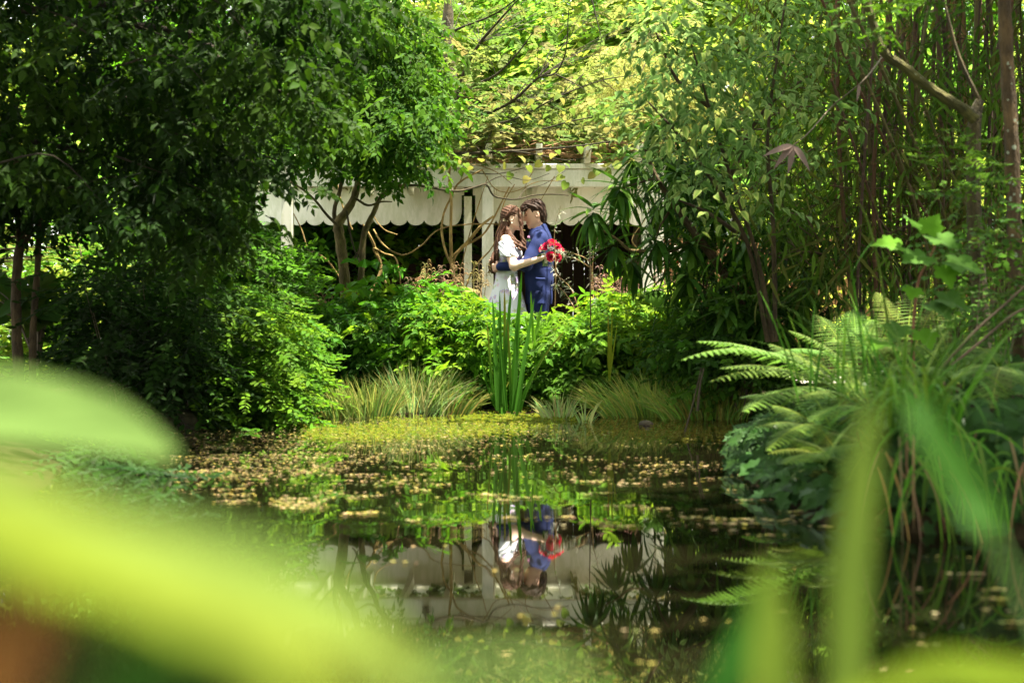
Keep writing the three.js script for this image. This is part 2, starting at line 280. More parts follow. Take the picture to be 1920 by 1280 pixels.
// ---------------------------------------------------------------- pergola and garden shelter
const DB = 13.75, DP = 16.7;
const pergola = thing('pergola', V(-0.4, 0, -15), 'white painted timber pergola with scalloped boards behind the couple', 'pergola');
{
  const at = (px, d) => (px - 960) / K * d, topB = EYE + (640 - 318) / K * DB, botB = EYE + (640 - 351) / K * DB;
  for (const px of [538.5, 914.5, 1214]) part(pergola, 'post', box(0.108, botB - 0.004, 0.108, V(at(px, DB), botB / 2 - 0.004, -DB)), M.white);
  part(pergola, 'post', box(0.09, 2.2, 0.06, V(at(877.5, DP), 1.1, -DP + 0.05)), M.white);
  part(pergola, 'post', box(0.09, 2.2, 0.06, V(at(1236, DP), 1.1, -DP + 0.05)), M.white);
  part(pergola, 'beam', box(3.86, topB - botB, 0.07, V((at(512, DB) + at(1252, DB)) / 2, (topB + botB) / 2, -DB), 0.006), M.white);
  part(pergola, 'beam', box(3.86, 0.05, 0.11, V((at(512, DB) + at(1252, DB)) / 2, topB + 0.028, -DB - 0.005), 0.006), M.white);
  for (const px of [548, 640, 732, 824, 917, 1010, 1100, 1195]) {
    const s = new THREE.Shape(); s.moveTo(0, 0); s.lineTo(3.3, 0); s.lineTo(3.3, 0.15); s.lineTo(-0.3, 0.15); s.lineTo(-0.3, 0.09); s.quadraticCurveTo(-0.2, 0.08, -0.13, 0); s.closePath();
    const g = new THREE.ExtrudeGeometry(s, { depth: 0.05, bevelEnabled: true, bevelThickness: 0.004, bevelSize: 0.004, bevelSegments: 1 }); g.rotateY(Math.PI / 2); g.translate(at(px, DB) - 0.025, topB + 0.056, -DB + 0.02);
    part(pergola, 'rafter', g, M.white);
  }
  // scalloped boards between the back posts
  const scallop = (x0, x1, cutL, cutR) => {
    const s = new THREE.Shape(), top = 2.36, low = EYE + (640 - 424) / K * DP, cusp = low + 0.075, slot = EYE + (640 - 366) / K * DP, w = 0.195, a = cutL ? x0 + 0.0 : x0, bq = x1;
    s.moveTo(a, top); s.lineTo(a, slot);
    if (cutL) { s.lineTo(a + 0.028, slot); s.lineTo(a + 0.028, cusp + 0.1); s.quadraticCurveTo(a + 0.04, low + 0.01, a + 0.16, low); } else s.lineTo(a, cusp);
    let x = cutL ? a + 0.16 : a; const end = cutR ? bq - 0.16 : bq;
    if (cutL) { s.quadraticCurveTo(x + 0.08, low, x + 0.11, cusp); x += 0.11; }
    const n = Math.max(1, Math.round((end - 0.11 * !!cutR - x) / w)), st = (end - 0.11 * !!cutR - x) / n;
    for (let i = 0; i < n; i++) { s.bezierCurveTo(x + st * 0.12, low - 0.012, x + st * 0.88, low - 0.012, x + st, cusp); x += st; }
    if (cutR) { s.quadraticCurveTo(x + 0.03, low, end, low); s.quadraticCurveTo(bq - 0.04, low + 0.01, bq - 0.028, cusp + 0.1); s.lineTo(bq - 0.028, slot); }
    s.lineTo(bq, slot); s.lineTo(bq, top); s.closePath();
    const g = new THREE.ExtrudeGeometry(s, { depth: 0.022, bevelEnabled: true, bevelThickness: 0.002, bevelSize: 0.002, bevelSegments: 1, curveSegments: 10 }); g.translate(0, 0, -DP); return g;
  };
  part(pergola, 'scalloped_board', scallop(at(480, DP), at(870, DP), false, true), M.panel);
  part(pergola, 'scalloped_board', scallop(at(887, DP), at(1240, DP), true, false), M.panel);
  part(pergola, 'header', box(4.9, 0.17, 0.05, V(-0.6, 2.452, -DP + 0.03), 0.006), M.white);
  part(pergola, 'ledge', box(4.9, 0.045, 0.07, V(-0.6, 2.338, -DP + 0.062), 0.006), M.white);
  part(pergola, 'roof', box(5.4, 0.06, 2.9, V(-0.6, 2.6, -DP - 1.38), 0.006), M.darkWood);
  // dark boarded wall of the shelter
  for (let i = 0; i < 34; i++) part(pergola, 'wall_board', box(0.146, (i > 13 ? 2.5 : 1.62) + 0.02 * R0(i), 0.02, V(-3 + i * 0.15, i > 13 ? 1.27 : 0.83, -19.2 + 0.006 * (i % 2))), M.darkWood);
  for (let i = 0; i < 16; i++) part(pergola, 'wall_board', box(0.02, 2.5, 0.146, V(1.72 + 0.005 * (i % 2), 1.26, -DP - 0.15 - i * 0.15)), M.darkWood);
}
{ // black lantern under the beam
  const c = P(798, 330, DB - 0.06), o = thing('lantern', c, 'small black lantern hanging from the pergola beam', 'lantern'), b = new B();
  part(o, 'shade', new THREE.LatheGeometry([[0.0, 0.05], [0.02, 0.045], [0.024, 0.02], [0.04, 0.012], [0.04, 0.004], [0.032, 0], [0.03, -0.045], [0.034, -0.05], [0.03, -0.055], [0, -0.055]].map(([x, y]) => new THREE.Vector2(x, y)), 10).translate(c.x, c.y, c.z), M.black);
  tube(b, [c.clone().add(V(0, 0.05, 0)), c.clone().add(V(0.004, 0.09, 0)), c.clone().add(V(0, 0.125, 0.015))], [0.005, 0.005, 0.005], 5); part(o, 'hook', b.geo(), M.black);
}
{ // brown board fence on the right
  const f = thing('wooden_fence', V(3.2, 0, -16.95), 'brown close-boarded timber fence right of the pergola', 'fence'), R = rng(31);
  for (let i = 0; i < 44; i++) {
    const h = 1.72 + 0.012 * R.g(), g = box(0.082, h, 0.018, V(1.78 + i * 0.088, h / 2, -16.9 + 0.012 * (i % 2)), 0.003), k = R.r(0.75, 1.15), n = g.attributes.position.count, col = new Float32Array(n * 3);
    for (let q = 0; q < n; q++) col.set([k, k * R.r(0.96, 1), k * 0.95], q * 3); g.setAttribute('color', new THREE.BufferAttribute(col, 3)); part(f, 'board', g, M.brownWood);
  }
  for (const y of [0.35, 1.45]) { const g = box(3.9, 0.07, 0.04, V(3.68, y, -16.94), 0.004); g.setAttribute('color', new THREE.BufferAttribute(new Float32Array(g.attributes.position.count * 3).fill(0.9), 3)); part(f, 'rail', g, M.brownWood); }
}
{ // pale gravel behind the shrubs on the right, with a low white wall beyond
  const b = new B(); const n = 30; for (let i = 0; i <= n; i++) for (const s of [0, 1]) { const x = lerp(1.6, 9, i / n), z = s ? -12.6 + Math.sin(x) * 0.15 : -16.4 + Math.sin(x * 1.7) * 0.2; b.v(x, 0.125 + 0.01, z, W1, x * 2, z * 2); }
  for (let i = 0; i < n; i++) b.q(i * 2, i * 2 + 2, i * 2 + 3, i * 2 + 1);
  tag(part(null, 'gravel_path', b.geo(), new THREE.MeshStandardMaterial({ color: C(0.42, 0.38, 0.34), map: T.soil, roughness: 1 })), 'pale gravel path behind the shrubs', null, null, 'structure');
}
{ // white house far behind on the right
  const h = thing('white_house', V(8, 0, -27), 'white rendered house glimpsed far behind the bamboo', 'house');
  part(h, 'wall', box(7, 4.6, 5, V(8.4, 2.3, -29.5), 0.02), M.panel);
  const s = new THREE.Shape(); s.moveTo(-2.8, 0); s.lineTo(2.8, 0); s.lineTo(0, 1.9); s.closePath(); const g = new THREE.ExtrudeGeometry(s, { depth: 7.4, bevelEnabled: false }); g.rotateY(Math.PI / 2); g.translate(4.7, 4.61, -29.5);
  part(h, 'roof', g, new THREE.MeshStandardMaterial({ color: C(0.14, 0.08, 0.06), roughness: 0.9 }));
  for (const x of [6.2, 8.6, 10.8]) { const w = part(h, 'window', box(0.95, 1.2, 0.08, V(x, 2.6, -26.98), 0.01), M.white); part(w, 'pane', box(0.8, 1.04, 0.02, V(x, 2.6, -26.93), 0.002), M.black); }
}
// ---------------------------------------------------------------- the couple: smooth bodies meshed from distance fields
const capsule = (a, b, ra, rb = ra) => {
  const [ax, ay, az] = a, ex = b[0] - ax, ey = b[1] - ay, ez = b[2] - az, ll = ex * ex + ey * ey + ez * ez || 1e-9;
  return (x, y, z) => { const px = x - ax, py = y - ay, pz = z - az, t = clamp((px * ex + py * ey + pz * ez) / ll, 0, 1); return Math.hypot(px - ex * t, py - ey * t, pz - ez * t) - lerp(ra, rb, t); };
};
const ball = (c, r, tilt = 0) => {
  const cs = Math.cos(-tilt), sn = Math.sin(-tilt);
  return (x, y, z) => { const qx = x - c[0], qy = y - c[1], qz = z - c[2], px = qx * cs - qy * sn, py = qx * sn + qy * cs, a = Math.hypot(px / r[0], py / r[1], qz / r[2]), g = Math.hypot(px / (r[0] * r[0]), py / (r[1] * r[1]), qz / (r[2] * r[2])); return g < 1e-6 ? -Math.min(...r) : a * (a - 1) / g; };
};
const smin = (a, b, k) => { const h = Math.max(k - Math.abs(a - b), 0) / k; return Math.min(a, b) - h * h * k / 4; };
const union = (k, ...f) => (x, y, z) => { let d = f[0](x, y, z); for (let i = 1; i < f.length; i++) d = smin(d, f[i](x, y, z), k); return d; };
const cut = (f, g, k = 0.01) => (x, y, z) => -smin(-f(x, y, z), g(x, y, z), k);
// surface nets
function surface(f, lo, hi, cell, color) {
  const n = [0, 1, 2].map((k) => Math.ceil((hi[k] - lo[k]) / cell) + 2), [nx, ny, nz] = n, F = new Float32Array(nx * ny * nz), id = new Int32Array(nx * ny * nz).fill(-1), b = new B(), nor = [];
  const ix = (i, j, k) => (k * ny + j) * nx + i;
  const Q = 6, reach = cell * Q * 0.87 * 1.7 + 0.012;                   // whole blocks far from the surface are skipped
  for (let k0 = 0; k0 < nz; k0 += Q) for (let j0 = 0; j0 < ny; j0 += Q) for (let i0 = 0; i0 < nx; i0 += Q) {
    const m = f(lo[0] + (i0 + Q / 2 - 0.5) * cell, lo[1] + (j0 + Q / 2 - 0.5) * cell, lo[2] + (k0 + Q / 2 - 0.5) * cell), skip = Math.abs(m) > reach;
    for (let k = k0; k < Math.min(nz, k0 + Q); k++) for (let j = j0; j < Math.min(ny, j0 + Q); j++) for (let i = i0; i < Math.min(nx, i0 + Q); i++) F[ix(i, j, k)] = skip ? m : f(lo[0] + i * cell, lo[1] + j * cell, lo[2] + k * cell);
  }
  const E = [[0, 1], [0, 2], [0, 4], [1, 3], [1, 5], [2, 3], [2, 6], [3, 7], [4, 5], [4, 6], [5, 7], [6, 7]], o = [0, 1, nx, nx + 1, nx * ny, nx * ny + 1, nx * ny + nx, nx * ny + nx + 1];
  for (let k = 0; k + 1 < nz; k++) for (let j = 0; j + 1 < ny; j++) for (let i = 0; i + 1 < nx; i++) {
    const q = ix(i, j, k); let m = 0; for (let c = 0; c < 8; c++) if (F[q + o[c]] < 0) m |= 1 << c; if (!m || m === 255) continue;
    let sx = 0, sy = 0, sz = 0, cnt = 0;
    for (const [a, d] of E) { const A = F[q + o[a]], D = F[q + o[d]]; if ((A < 0) === (D < 0)) continue; const t = A / (A - D); sx += lerp(a & 1, d & 1, t); sy += lerp((a >> 1) & 1, (d >> 1) & 1, t); sz += lerp(a >> 2, d >> 2, t); cnt++; }
    const x = lo[0] + (i + sx / cnt) * cell, y = lo[1] + (j + sy / cnt) * cell, z = lo[2] + (k + sz / cnt) * cell, e = cell * 0.5;
    const g = V(f(x + e, y, z) - f(x - e, y, z), f(x, y + e, z) - f(x, y - e, z), f(x, y, z + e) - f(x, y, z - e)).normalize();
    id[q] = b.v(x, y, z, color ? color(x, y, z, g) : W1, x + z * 0.7, y); nor.push(g.x, g.y, g.z);
  }
  const quad = (a, c, d, e, flip) => { if (a < 0 || c < 0 || d < 0 || e < 0) return; flip ? b.q(a, e, d, c) : b.q(a, c, d, e); };
  for (let k = 1; k + 1 < nz; k++) for (let j = 1; j + 1 < ny; j++) for (let i = 1; i + 1 < nx; i++) {
    const q = ix(i, j, k), s = F[q] < 0;
    if (s !== F[q + 1] < 0) quad(id[q], id[q - nx], id[q - nx - nx * ny], id[q - nx * ny], s === false);
    if (s !== F[q + nx] < 0) quad(id[q], id[q - nx * ny], id[q - 1 - nx * ny], id[q - 1], s === false);
    if (s !== F[q + nx * ny] < 0) quad(id[q], id[q - 1], id[q - 1 - nx], id[q - nx], s === false);
  }
  const g = b.geo(), own = g.attributes.normal.array; let dot = 0; for (let i = 0; i < nor.length; i++) dot += own[i] * nor[i];
  if (dot < 0) { const I = g.index.array; for (let i = 0; i < I.length; i += 3) { const t = I[i]; I[i] = I[i + 1]; I[i + 1] = t; } }
  g.setAttribute('normal', new THREE.Float32BufferAttribute(nor, 3)); return g;
}
const BASE = P(990, 745, 12.8); BASE.y = 0;                            // the couple's own axes: x right, y up from the water level, z towards the pond
const FOOT = 0.065;
function worn(parent, name, f, lo, hi, cell, mat, color) { const g = surface(f, lo, hi, cell, color); g.translate(BASE.x, BASE.y, BASE.z); return part(parent, name, g, mat); }
// a hand with its own fine grid: wrist, palm end, finger directions; returns geometry in the couple's axes
function handField(w, fw, side, curl, s = 1) {                         // fw: along the hand, side: towards the thumb, curl: the way the fingers bend
  const F = V(...fw).normalize(), T_ = V(...side).normalize(), Cc = V(...curl).normalize(), at = (a, t, c) => [w[0] + F.x * a * s + T_.x * t * s + Cc.x * c * s, w[1] + F.y * a * s + T_.y * t * s + Cc.y * c * s, w[2] + F.z * a * s + T_.z * t * s + Cc.z * c * s];
  const palm = union(0.02, capsule(at(0, 0.012, 0), at(0.075, 0.024, 0), 0.017 * s, 0.014 * s), capsule(at(0, 0, 0), at(0.078, 0, 0), 0.018 * s, 0.014 * s), capsule(at(0, -0.012, 0), at(0.07, -0.024, 0), 0.016 * s, 0.013 * s));
  const fs = []; [[0.027, 0.07, 0.9], [0.009, 0.077, 1], [-0.009, 0.074, 0.95], [-0.026, 0.066, 0.78]].forEach(([t, a, l]) => { const k1 = at(a + 0.03 * l, t, 0.016), k2 = at(a + 0.036 * l, t, 0.04), k3 = at(a + 0.018 * l, t * 0.95, 0.055); fs.push(union(0.006, capsule(at(a, t, 0), k1, 0.0095 * s, 0.0088 * s), capsule(k1, k2, 0.0088 * s, 0.008 * s), capsule(k2, k3, 0.008 * s, 0.007 * s))); });
  const th = union(0.006, capsule(at(0.02, 0.022, 0.004), at(0.048, 0.046, 0.02), 0.012 * s, 0.0105 * s), capsule(at(0.048, 0.046, 0.02), at(0.07, 0.044, 0.044), 0.0105 * s, 0.0085 * s));
  return (x, y, z) => { let d = smin(palm(x, y, z), th(x, y, z), 0.01); for (const q of fs) d = Math.min(d, smin(d, q(x, y, z), 0.003)); return d; };
}
const around = (p, r) => [[p[0] - r, p[1] - r, p[2] - r], [p[0] + r, p[1] + r, p[2] + r]];
function joined(parent, name, geos, mat) { const g = mergeGeometries(geos); g.translate(BASE.x, BASE.y, BASE.z); return part(parent, name, g, mat); }
const skinMat = new THREE.MeshPhysicalMaterial({ color: 0xffffff, vertexColors: true, roughness: 0.55, clearcoat: 0.05, sheen: 0.1 });
const hairMat = new THREE.MeshPhysicalMaterial({ color: 0xffffff, vertexColors: true, roughness: 0.6, specularIntensity: 0.25 });
const cloth = new THREE.MeshPhysicalMaterial({ color: 0xffffff, vertexColors: true, roughness: 0.85, specularIntensity: 0.35, bumpMap: rep(T.fabric, 8, 8), bumpScale: 0.0006 });
// head: face towards sx (+1 right, -1 left), tilted by nod
function head(c, sx, nod, s, jaw) {
  const cs = Math.cos(nod), sn = Math.sin(nod), at = (a, u, w) => [c[0] + sx * (a * cs - u * sn) * s, c[1] + (a * sn + u * cs) * s, c[2] + w * s];
  const L = (x, y, z) => { const px = (x - c[0]) * sx / s, py = (y - c[1]) / s; return [px * cs + py * sn, -px * sn + py * cs, (z - c[2]) / s]; };
  const skull = ball([0, 0.02, 0], [0.098, 0.098, 0.076]), face = ball([0.03, -0.03, 0], [0.066, 0.088, 0.06]), chin = ball([0.064, -0.1, 0], [0.024, 0.018, 0.024 * jaw]), jawL = capsule([-0.005, -0.06, 0.048], [0.06, -0.098, 0.016], 0.02), jawR = capsule([-0.005, -0.06, -0.048], [0.06, -0.098, -0.016], 0.02);
  const nose = union(0.008, capsule([0.092, 0.012, 0], [0.112, -0.028, 0], 0.008, 0.012), ball([0.103, -0.033, 0.009], [0.011, 0.008, 0.008]), ball([0.103, -0.033, -0.009], [0.011, 0.008, 0.008]));
  const lips = union(0.006, ball([0.091, -0.058, 0], [0.012, 0.006, 0.02]), ball([0.089, -0.07, 0], [0.012, 0.007, 0.018])), brow = union(0.01, capsule([0.09, 0.03, 0.012], [0.078, 0.028, 0.045], 0.009), capsule([0.09, 0.03, -0.012], [0.078, 0.028, -0.045], 0.009));
  const sock = (w) => ball([0.096, 0.008, w], [0.014, 0.012, 0.016]), eye = (w) => ball([0.079, 0.007, w], [0.012, 0.011, 0.014]);
  const ear = (w) => cut(ball([-0.012, -0.008, w], [0.022, 0.034, 0.012], -0.2), ball([-0.008, -0.004, w * 1.14], [0.011, 0.019, 0.008], -0.2), 0.004);
  const f = (x, y, z) => {
    const [a, u, w] = L(x, y, z); let d = smin(skull(a, u, w), face(a, u, w), 0.04); d = smin(d, smin(jawL(a, u, w), jawR(a, u, w), 0.02), 0.03); d = smin(d, chin(a, u, w), 0.03); d = smin(d, brow(a, u, w), 0.015);
    d = -smin(-d, Math.min(sock(0.031)(a, u, w), sock(-0.031)(a, u, w)), 0.014); d = Math.min(d, eye(0.031)(a, u, w), eye(-0.031)(a, u, w)); d = smin(d, nose(a, u, w), 0.012); d = smin(d, lips(a, u, w), 0.006); d = smin(d, ear(0.075)(a, u, w), 0.006); d = smin(d, ear(-0.075)(a, u, w), 0.006); return d * s;
  };
  return { f, at, L };
}
const skin = (h, base, lip) => (x, y, z) => {
  if (!h) return base; const [a, u, w] = h.L(x, y, z);
  if (a > 0.082 && u < -0.05 && u > -0.078 && Math.abs(w) < 0.024) return lip;
  if (a > 0.07 && Math.abs(u - 0.031) < 0.006 && Math.abs(w) > 0.012 && Math.abs(w) < 0.047) return base.map((q) => q * 0.3);      // brows
  if (a > 0.07 && Math.abs(u - 0.003) < 0.0035 && Math.abs(Math.abs(w) - 0.031) < 0.016) return base.map((q) => q * 0.25);        // lashes of the closed eyes
  const k = smooth(0.03, 0.09, a) * 0.08; return [base[0], base[1] * (1 - k), base[2] * (1 - k)];
};

// ---- groom
const groom = thing('person', V(BASE.x + 0.1, 0, BASE.z), 'person in navy suit with short dark hair, kissing the person in the white dress', 'person');
{
  const hd = head([0.066, 1.646, 0], -1, -0.2, 0.955, 1.25), sk = [0.52, 0.3, 0.21], nk = [[0.1, 1.44, 0], [0.085, 1.57, 0]];
  const leg = (s) => union(0.03, capsule([0.1, 0.93, 0.09 * s], [0.06 + 0.02 * s, 0.52, 0.1 * s], 0.085, 0.06), capsule([0.06 + 0.02 * s, 0.52, 0.1 * s], [0.12 + 0.03 * s, 0.13, 0.1 * s], 0.058, 0.04));
  const S0 = [0.1, 1.41], el = [[-0.015, 1.185, 0.265], [-0.015, 1.2, -0.265]], wr = [[-0.26, 1.165, 0.165], [-0.25, 1.24, -0.19]];
  const arm = (i, s) => union(0.02, capsule([S0[0], S0[1], 0.17 * s], el[i], 0.05, 0.042), capsule(el[i], wr[i], 0.04, 0.027));
  const torso = union(0.06, ball([0.1, 1.27, 0], [0.115, 0.23, 0.17]), ball([0.1, 1.0, 0], [0.105, 0.17, 0.155]), capsule([0.1, 1.42, -0.14], [0.1, 1.42, 0.14], 0.055));
  const bodyF = union(0.03, torso, capsule(nk[0], nk[1], 0.06, 0.053), leg(1), leg(-1), arm(0, 1), arm(1, -1));
  const g1 = surface(bodyF, [-0.35, FOOT + 0.03, -0.36], [0.26, 1.6, 0.36], 0.013, skin(null, sk)), g2 = surface(union(0.02, hd.f, capsule(nk[0], nk[1], 0.06, 0.053)), [-0.09, 1.5, -0.11], [0.2, 1.79, 0.11], 0.004, skin(hd, sk, [0.42, 0.17, 0.14]));
  const hands = [[wr[0], [-0.6, -0.05, -0.8], [-0.1, 1, 0], [0.8, 0, -0.6]], [wr[1], [-0.9, -0.1, 0.42], [0, 1, 0], [0.4, 0, 0.9]]].map(([w, f, s, c]) => { const [lo, hi] = around([w[0] + f[0] * 0.07, w[1], w[2] + f[2] * 0.07], 0.13); return surface(handField(w, f, s, c, 1.05), lo, hi, 0.0034, skin(null, sk)); });
  joined(groom, 'body', [g1, g2, ...hands], skinMat);
  // hair: swept-up dark brown top, short sides
  const hTop = union(0.03, ball([-0.006, 0.05, 0], [0.106, 0.088, 0.086]), ball([0.07, 0.094, 0], [0.05, 0.034, 0.062]), ball([0.098, 0.074, 0.01], [0.025, 0.026, 0.045])), hBack = ball([-0.05, -0.015, 0], [0.062, 0.085, 0.072]);
  const hairF = (x, y, z) => {
    const [a, u, w] = hd.L(x, y, z), wave = 0.004 * Math.sin(a * 60 + w * 50 + 2 * Math.sin(u * 40)) * Math.sin(w * 65 + u * 30) + 0.0025 * Math.sin(a * 110 - u * 90 + w * 120);
    let d = smin(hTop(a, u, w) + wave, hBack(a, u, w) + wave * 0.5, 0.02); const line = 0.05 + 0.015 * Math.sin(w * 60 + a * 80);     // face and ears stay free
    d = -smin(-d, Math.max(0.022 - a + Math.max(0, u) * 0.3, u - line), 0.012); d = -smin(-d, Math.max(Math.abs(a + 0.012) - 0.026, u - 0.028, 0.055 - Math.abs(w)), 0.008); return Math.max(d, -0.1 - u);
  };
  worn(groom, 'hair', hairF, [-0.1, 1.5, -0.12], [0.24, 1.82, 0.12], 0.004, hairMat, (x, y, z) => { const q = 0.85 + 0.25 * Math.abs(Math.sin(x * 70 + z * 60 + y * 40)); return [0.026 * q, 0.013 * q, 0.008 * q]; });
  { // loose locks on top and over the forehead
    const b = new B(), R = rng(43); for (let i = 0; i < 90; i++) { const a0 = R.r(-0.09, 0.085), w = R.r(-0.075, 0.075), u0 = 0.05 + 0.085 * Math.sqrt(Math.max(0, 1 - (a0 / 0.11) ** 2 - (w / 0.09) ** 2)), l = R.r(0.03, 0.06), k = R.r(0.7, 1.5), q = [0, 0.4, 1].map((t) => V(...hd.at(a0 + l * t * (a0 > 0.02 ? 1 : R.r(-0.3, 0.8)), u0 + 0.006 + 0.016 * Math.sin(t * 2.6) - (a0 > 0.03 ? 0.04 * t * t : 0.02 * t * t), w + R.g() * 0.012 * t)).add(BASE)); tube(b, q, [0.0045, 0.0045, 0.001], 5, [0.026 * k, 0.013 * k, 0.008 * k]); }
    part(groom, 'hair', b.geo(), hairMat);
  }
  // jacket
  const nv = [0.012, 0.021, 0.088], hem = 0.835;
  const skirt = (x, y, z) => { const t = clamp((1.12 - y) / 0.3, 0, 1), rx = lerp(0.112, 0.118, t), rz = lerp(0.16, 0.19, t), fold = 0.005 * Math.sin(Math.atan2(z, x - 0.1) * 7 + y * 9); return (Math.hypot((x - 0.1) / rx, z / rz) - 1) * 0.115 + fold; };
  const sleeve = (i, s) => union(0.03, capsule([S0[0] + 0.005, S0[1] - 0.005, 0.165 * s], el[i], 0.068, 0.055), capsule(el[i], [lerp(el[i][0], wr[i][0], 0.96), lerp(el[i][1], wr[i][1], 0.96), lerp(el[i][2], wr[i][2], 0.96)], 0.053, 0.039));
  const chest = union(0.07, ball([0.1, 1.28, 0], [0.132, 0.235, 0.19]), ball([0.1, 1.05, 0], [0.12, 0.2, 0.17]), capsule([0.105, 1.43, -0.13], [0.105, 1.43, 0.13], 0.066, 0.066), capsule([0.11, 1.42, 0], [0.105, 1.52, 0], 0.09, 0.066));
  const jacketF = (x, y, z) => {
    let d = chest(x, y, z); if (y < 1.2) d = smin(d, Math.max(skirt(x, y, z), y - 1.14), 0.04);
    d = smin(d, sleeve(0, 1)(x, y, z), 0.025); d = smin(d, sleeve(1, -1)(x, y, z), 0.025);
    d += 0.005 * Math.sin(y * 40 + x * 30 + Math.sin(z * 20) * 2) * smooth(0.12, 0.25, Math.abs(z)) + 0.003 * Math.sin((x * 0.7 + y) * 40 + z * 9);
    d = Math.max(d, hem - y + 0.02 * Math.max(0, -x)); d = -smin(-d, Math.max(capsule([0.09, 1.48, 0], [0.07, 1.62, 0], 0.066, 0.075)(x, y, z), 1.49 - y - (x - 0.09) * 0.6), 0.006);      // collar opening
    if (y < 1.04) d = Math.max(d, 0.0095 - Math.hypot(Math.max(0, 0.165 - x), Math.abs(z - 0.085)));                           // vent at the back
    return d;
  };
  worn(groom, 'jacket', jacketF, [-0.3, 0.8, -0.36], [0.26, 1.58, 0.36], 0.0085, cloth, (x, y, z) => { const q = 0.94 + 0.08 * Math.sin(x * 40 + y * 33); const seam = Math.abs(z - 0.178) < 0.006 && y > 1.2 ? 0.6 : Math.abs(Math.abs(z) - 0.085) < 0.007 && x > 0.17 && y < 1.05 ? 0.35 : 1; return nv.map((c) => c * q * seam); });
  // lapel and pocket flap, each a bent strip
  const b = new B(), strip = (pts, w) => { let pr = null; pts.forEach(([x, y, z], i) => { const a = b.v(x, y, z, nv.map((c) => c * 0.8), 0, i), e = b.v(x + w[i], y - 0.01, z + 0.012, nv.map((c) => c * 1.05), 1, i); if (pr) b.q(pr[0], pr[1], e, a); pr = [a, e]; }); };
  strip([[0.085, 1.52, 0.07], [0.03, 1.47, 0.098], [-0.012, 1.4, 0.115], [-0.03, 1.3, 0.115], [-0.03, 1.2, 0.1]], [0.0, 0.045, 0.055, 0.04, 0.0]); strip([[0.06, 1.075, 0.19], [0.1, 1.07, 0.2], [0.15, 1.07, 0.175]], [0.002, 0.002, 0.002]);
  const lg = b.geo(); lg.translate(BASE.x, BASE.y, BASE.z); const dbl = cloth.clone(); dbl.side = THREE.DoubleSide; part(groom, 'lapel', lg, dbl);
  worn(groom, 'shirt_collar', cut(cut(capsule([0.1, 1.49, 0], [0.083, 1.555, 0], 0.068, 0.064), capsule([0.1, 1.4, 0], [0.08, 1.6, 0], 0.058, 0.056), 0.003), (x, y) => -0.02 + (1.5 - y) + x * 0.15, 0.004), [-0.02, 1.44, -0.1], [0.2, 1.62, 0.1], 0.005, cloth, () => [0.72, 0.66, 0.72]);
  worn(groom, 'trousers', union(0.02, ball([0.1, 0.93, 0], [0.11, 0.1, 0.155]), ...[1, -1].map((s) => union(0.03, capsule([0.1, 0.92, 0.085 * s], [0.06 + 0.02 * s, 0.52, 0.1 * s], 0.1, 0.078), capsule([0.06 + 0.02 * s, 0.52, 0.1 * s], [0.12 + 0.03 * s, 0.14, 0.1 * s], 0.076, 0.06)))), [-0.1, 0.07, -0.24], [0.26, 1.06, 0.24], 0.012, cloth, (x, y) => { const q = 0.9 + 0.15 * Math.sin(y * 30 + x * 20); return nv.map((c) => c * q * 0.75); });
  for (const s of [1, -1]) worn(groom, 'shoe', cut(union(0.03, capsule([0.15 + 0.03 * s, FOOT + 0.05, 0.1 * s], [0.0 + 0.03 * s, FOOT + 0.04, 0.11 * s], 0.042, 0.036), capsule([0.14 + 0.03 * s, FOOT + 0.05, 0.1 * s], [0.13 + 0.03 * s, 0.16, 0.1 * s], 0.042)), (x, y) => y - FOOT - 0.001, 0.004), [-0.06, FOOT - 0.01, -0.2], [0.26, 0.24, 0.2], 0.008, new THREE.MeshPhysicalMaterial({ color: C(0.03, 0.018, 0.01), roughness: 0.3 }));
  // buttonhole of pink flower with a green leaf
  const fb = new B(), R = rng(41), f0 = V(BASE.x + 0.005, 1.425, BASE.z + 0.15); for (let i = 0; i < 14; i++) { const a = i * 2.4; leaf(fb, f0.clone(), V(Math.cos(a) * 0.8, 0.7 + 0.03 * i, Math.sin(a) * 0.6 + 0.6), V(0, 1, 1), 0.026 - i * 0.0008, 0.024, { n: 2, prof: round, c: [0.75, 0.42, 0.62], bend: -0.8 }); }
  for (let i = 0; i < 4; i++) leaf(fb, f0.clone(), V(R.g() - 0.2, -0.7, 0.5), V(0, 0, 1), 0.045, 0.018, { n: 2, c: [0.05, 0.1, 0.03] }); for (let i = 0; i < 6; i++) leaf(fb, f0.clone().add(V(R.g() * 0.025, R.g() * 0.03, 0.015)), V(0, 1, 1), V(0, 0, 1), 0.008, 0.008, { n: 1, c: [0.8, 0.8, 0.75] });
  part(groom, 'buttonhole_flower', fb.geo(), M.matte);
}
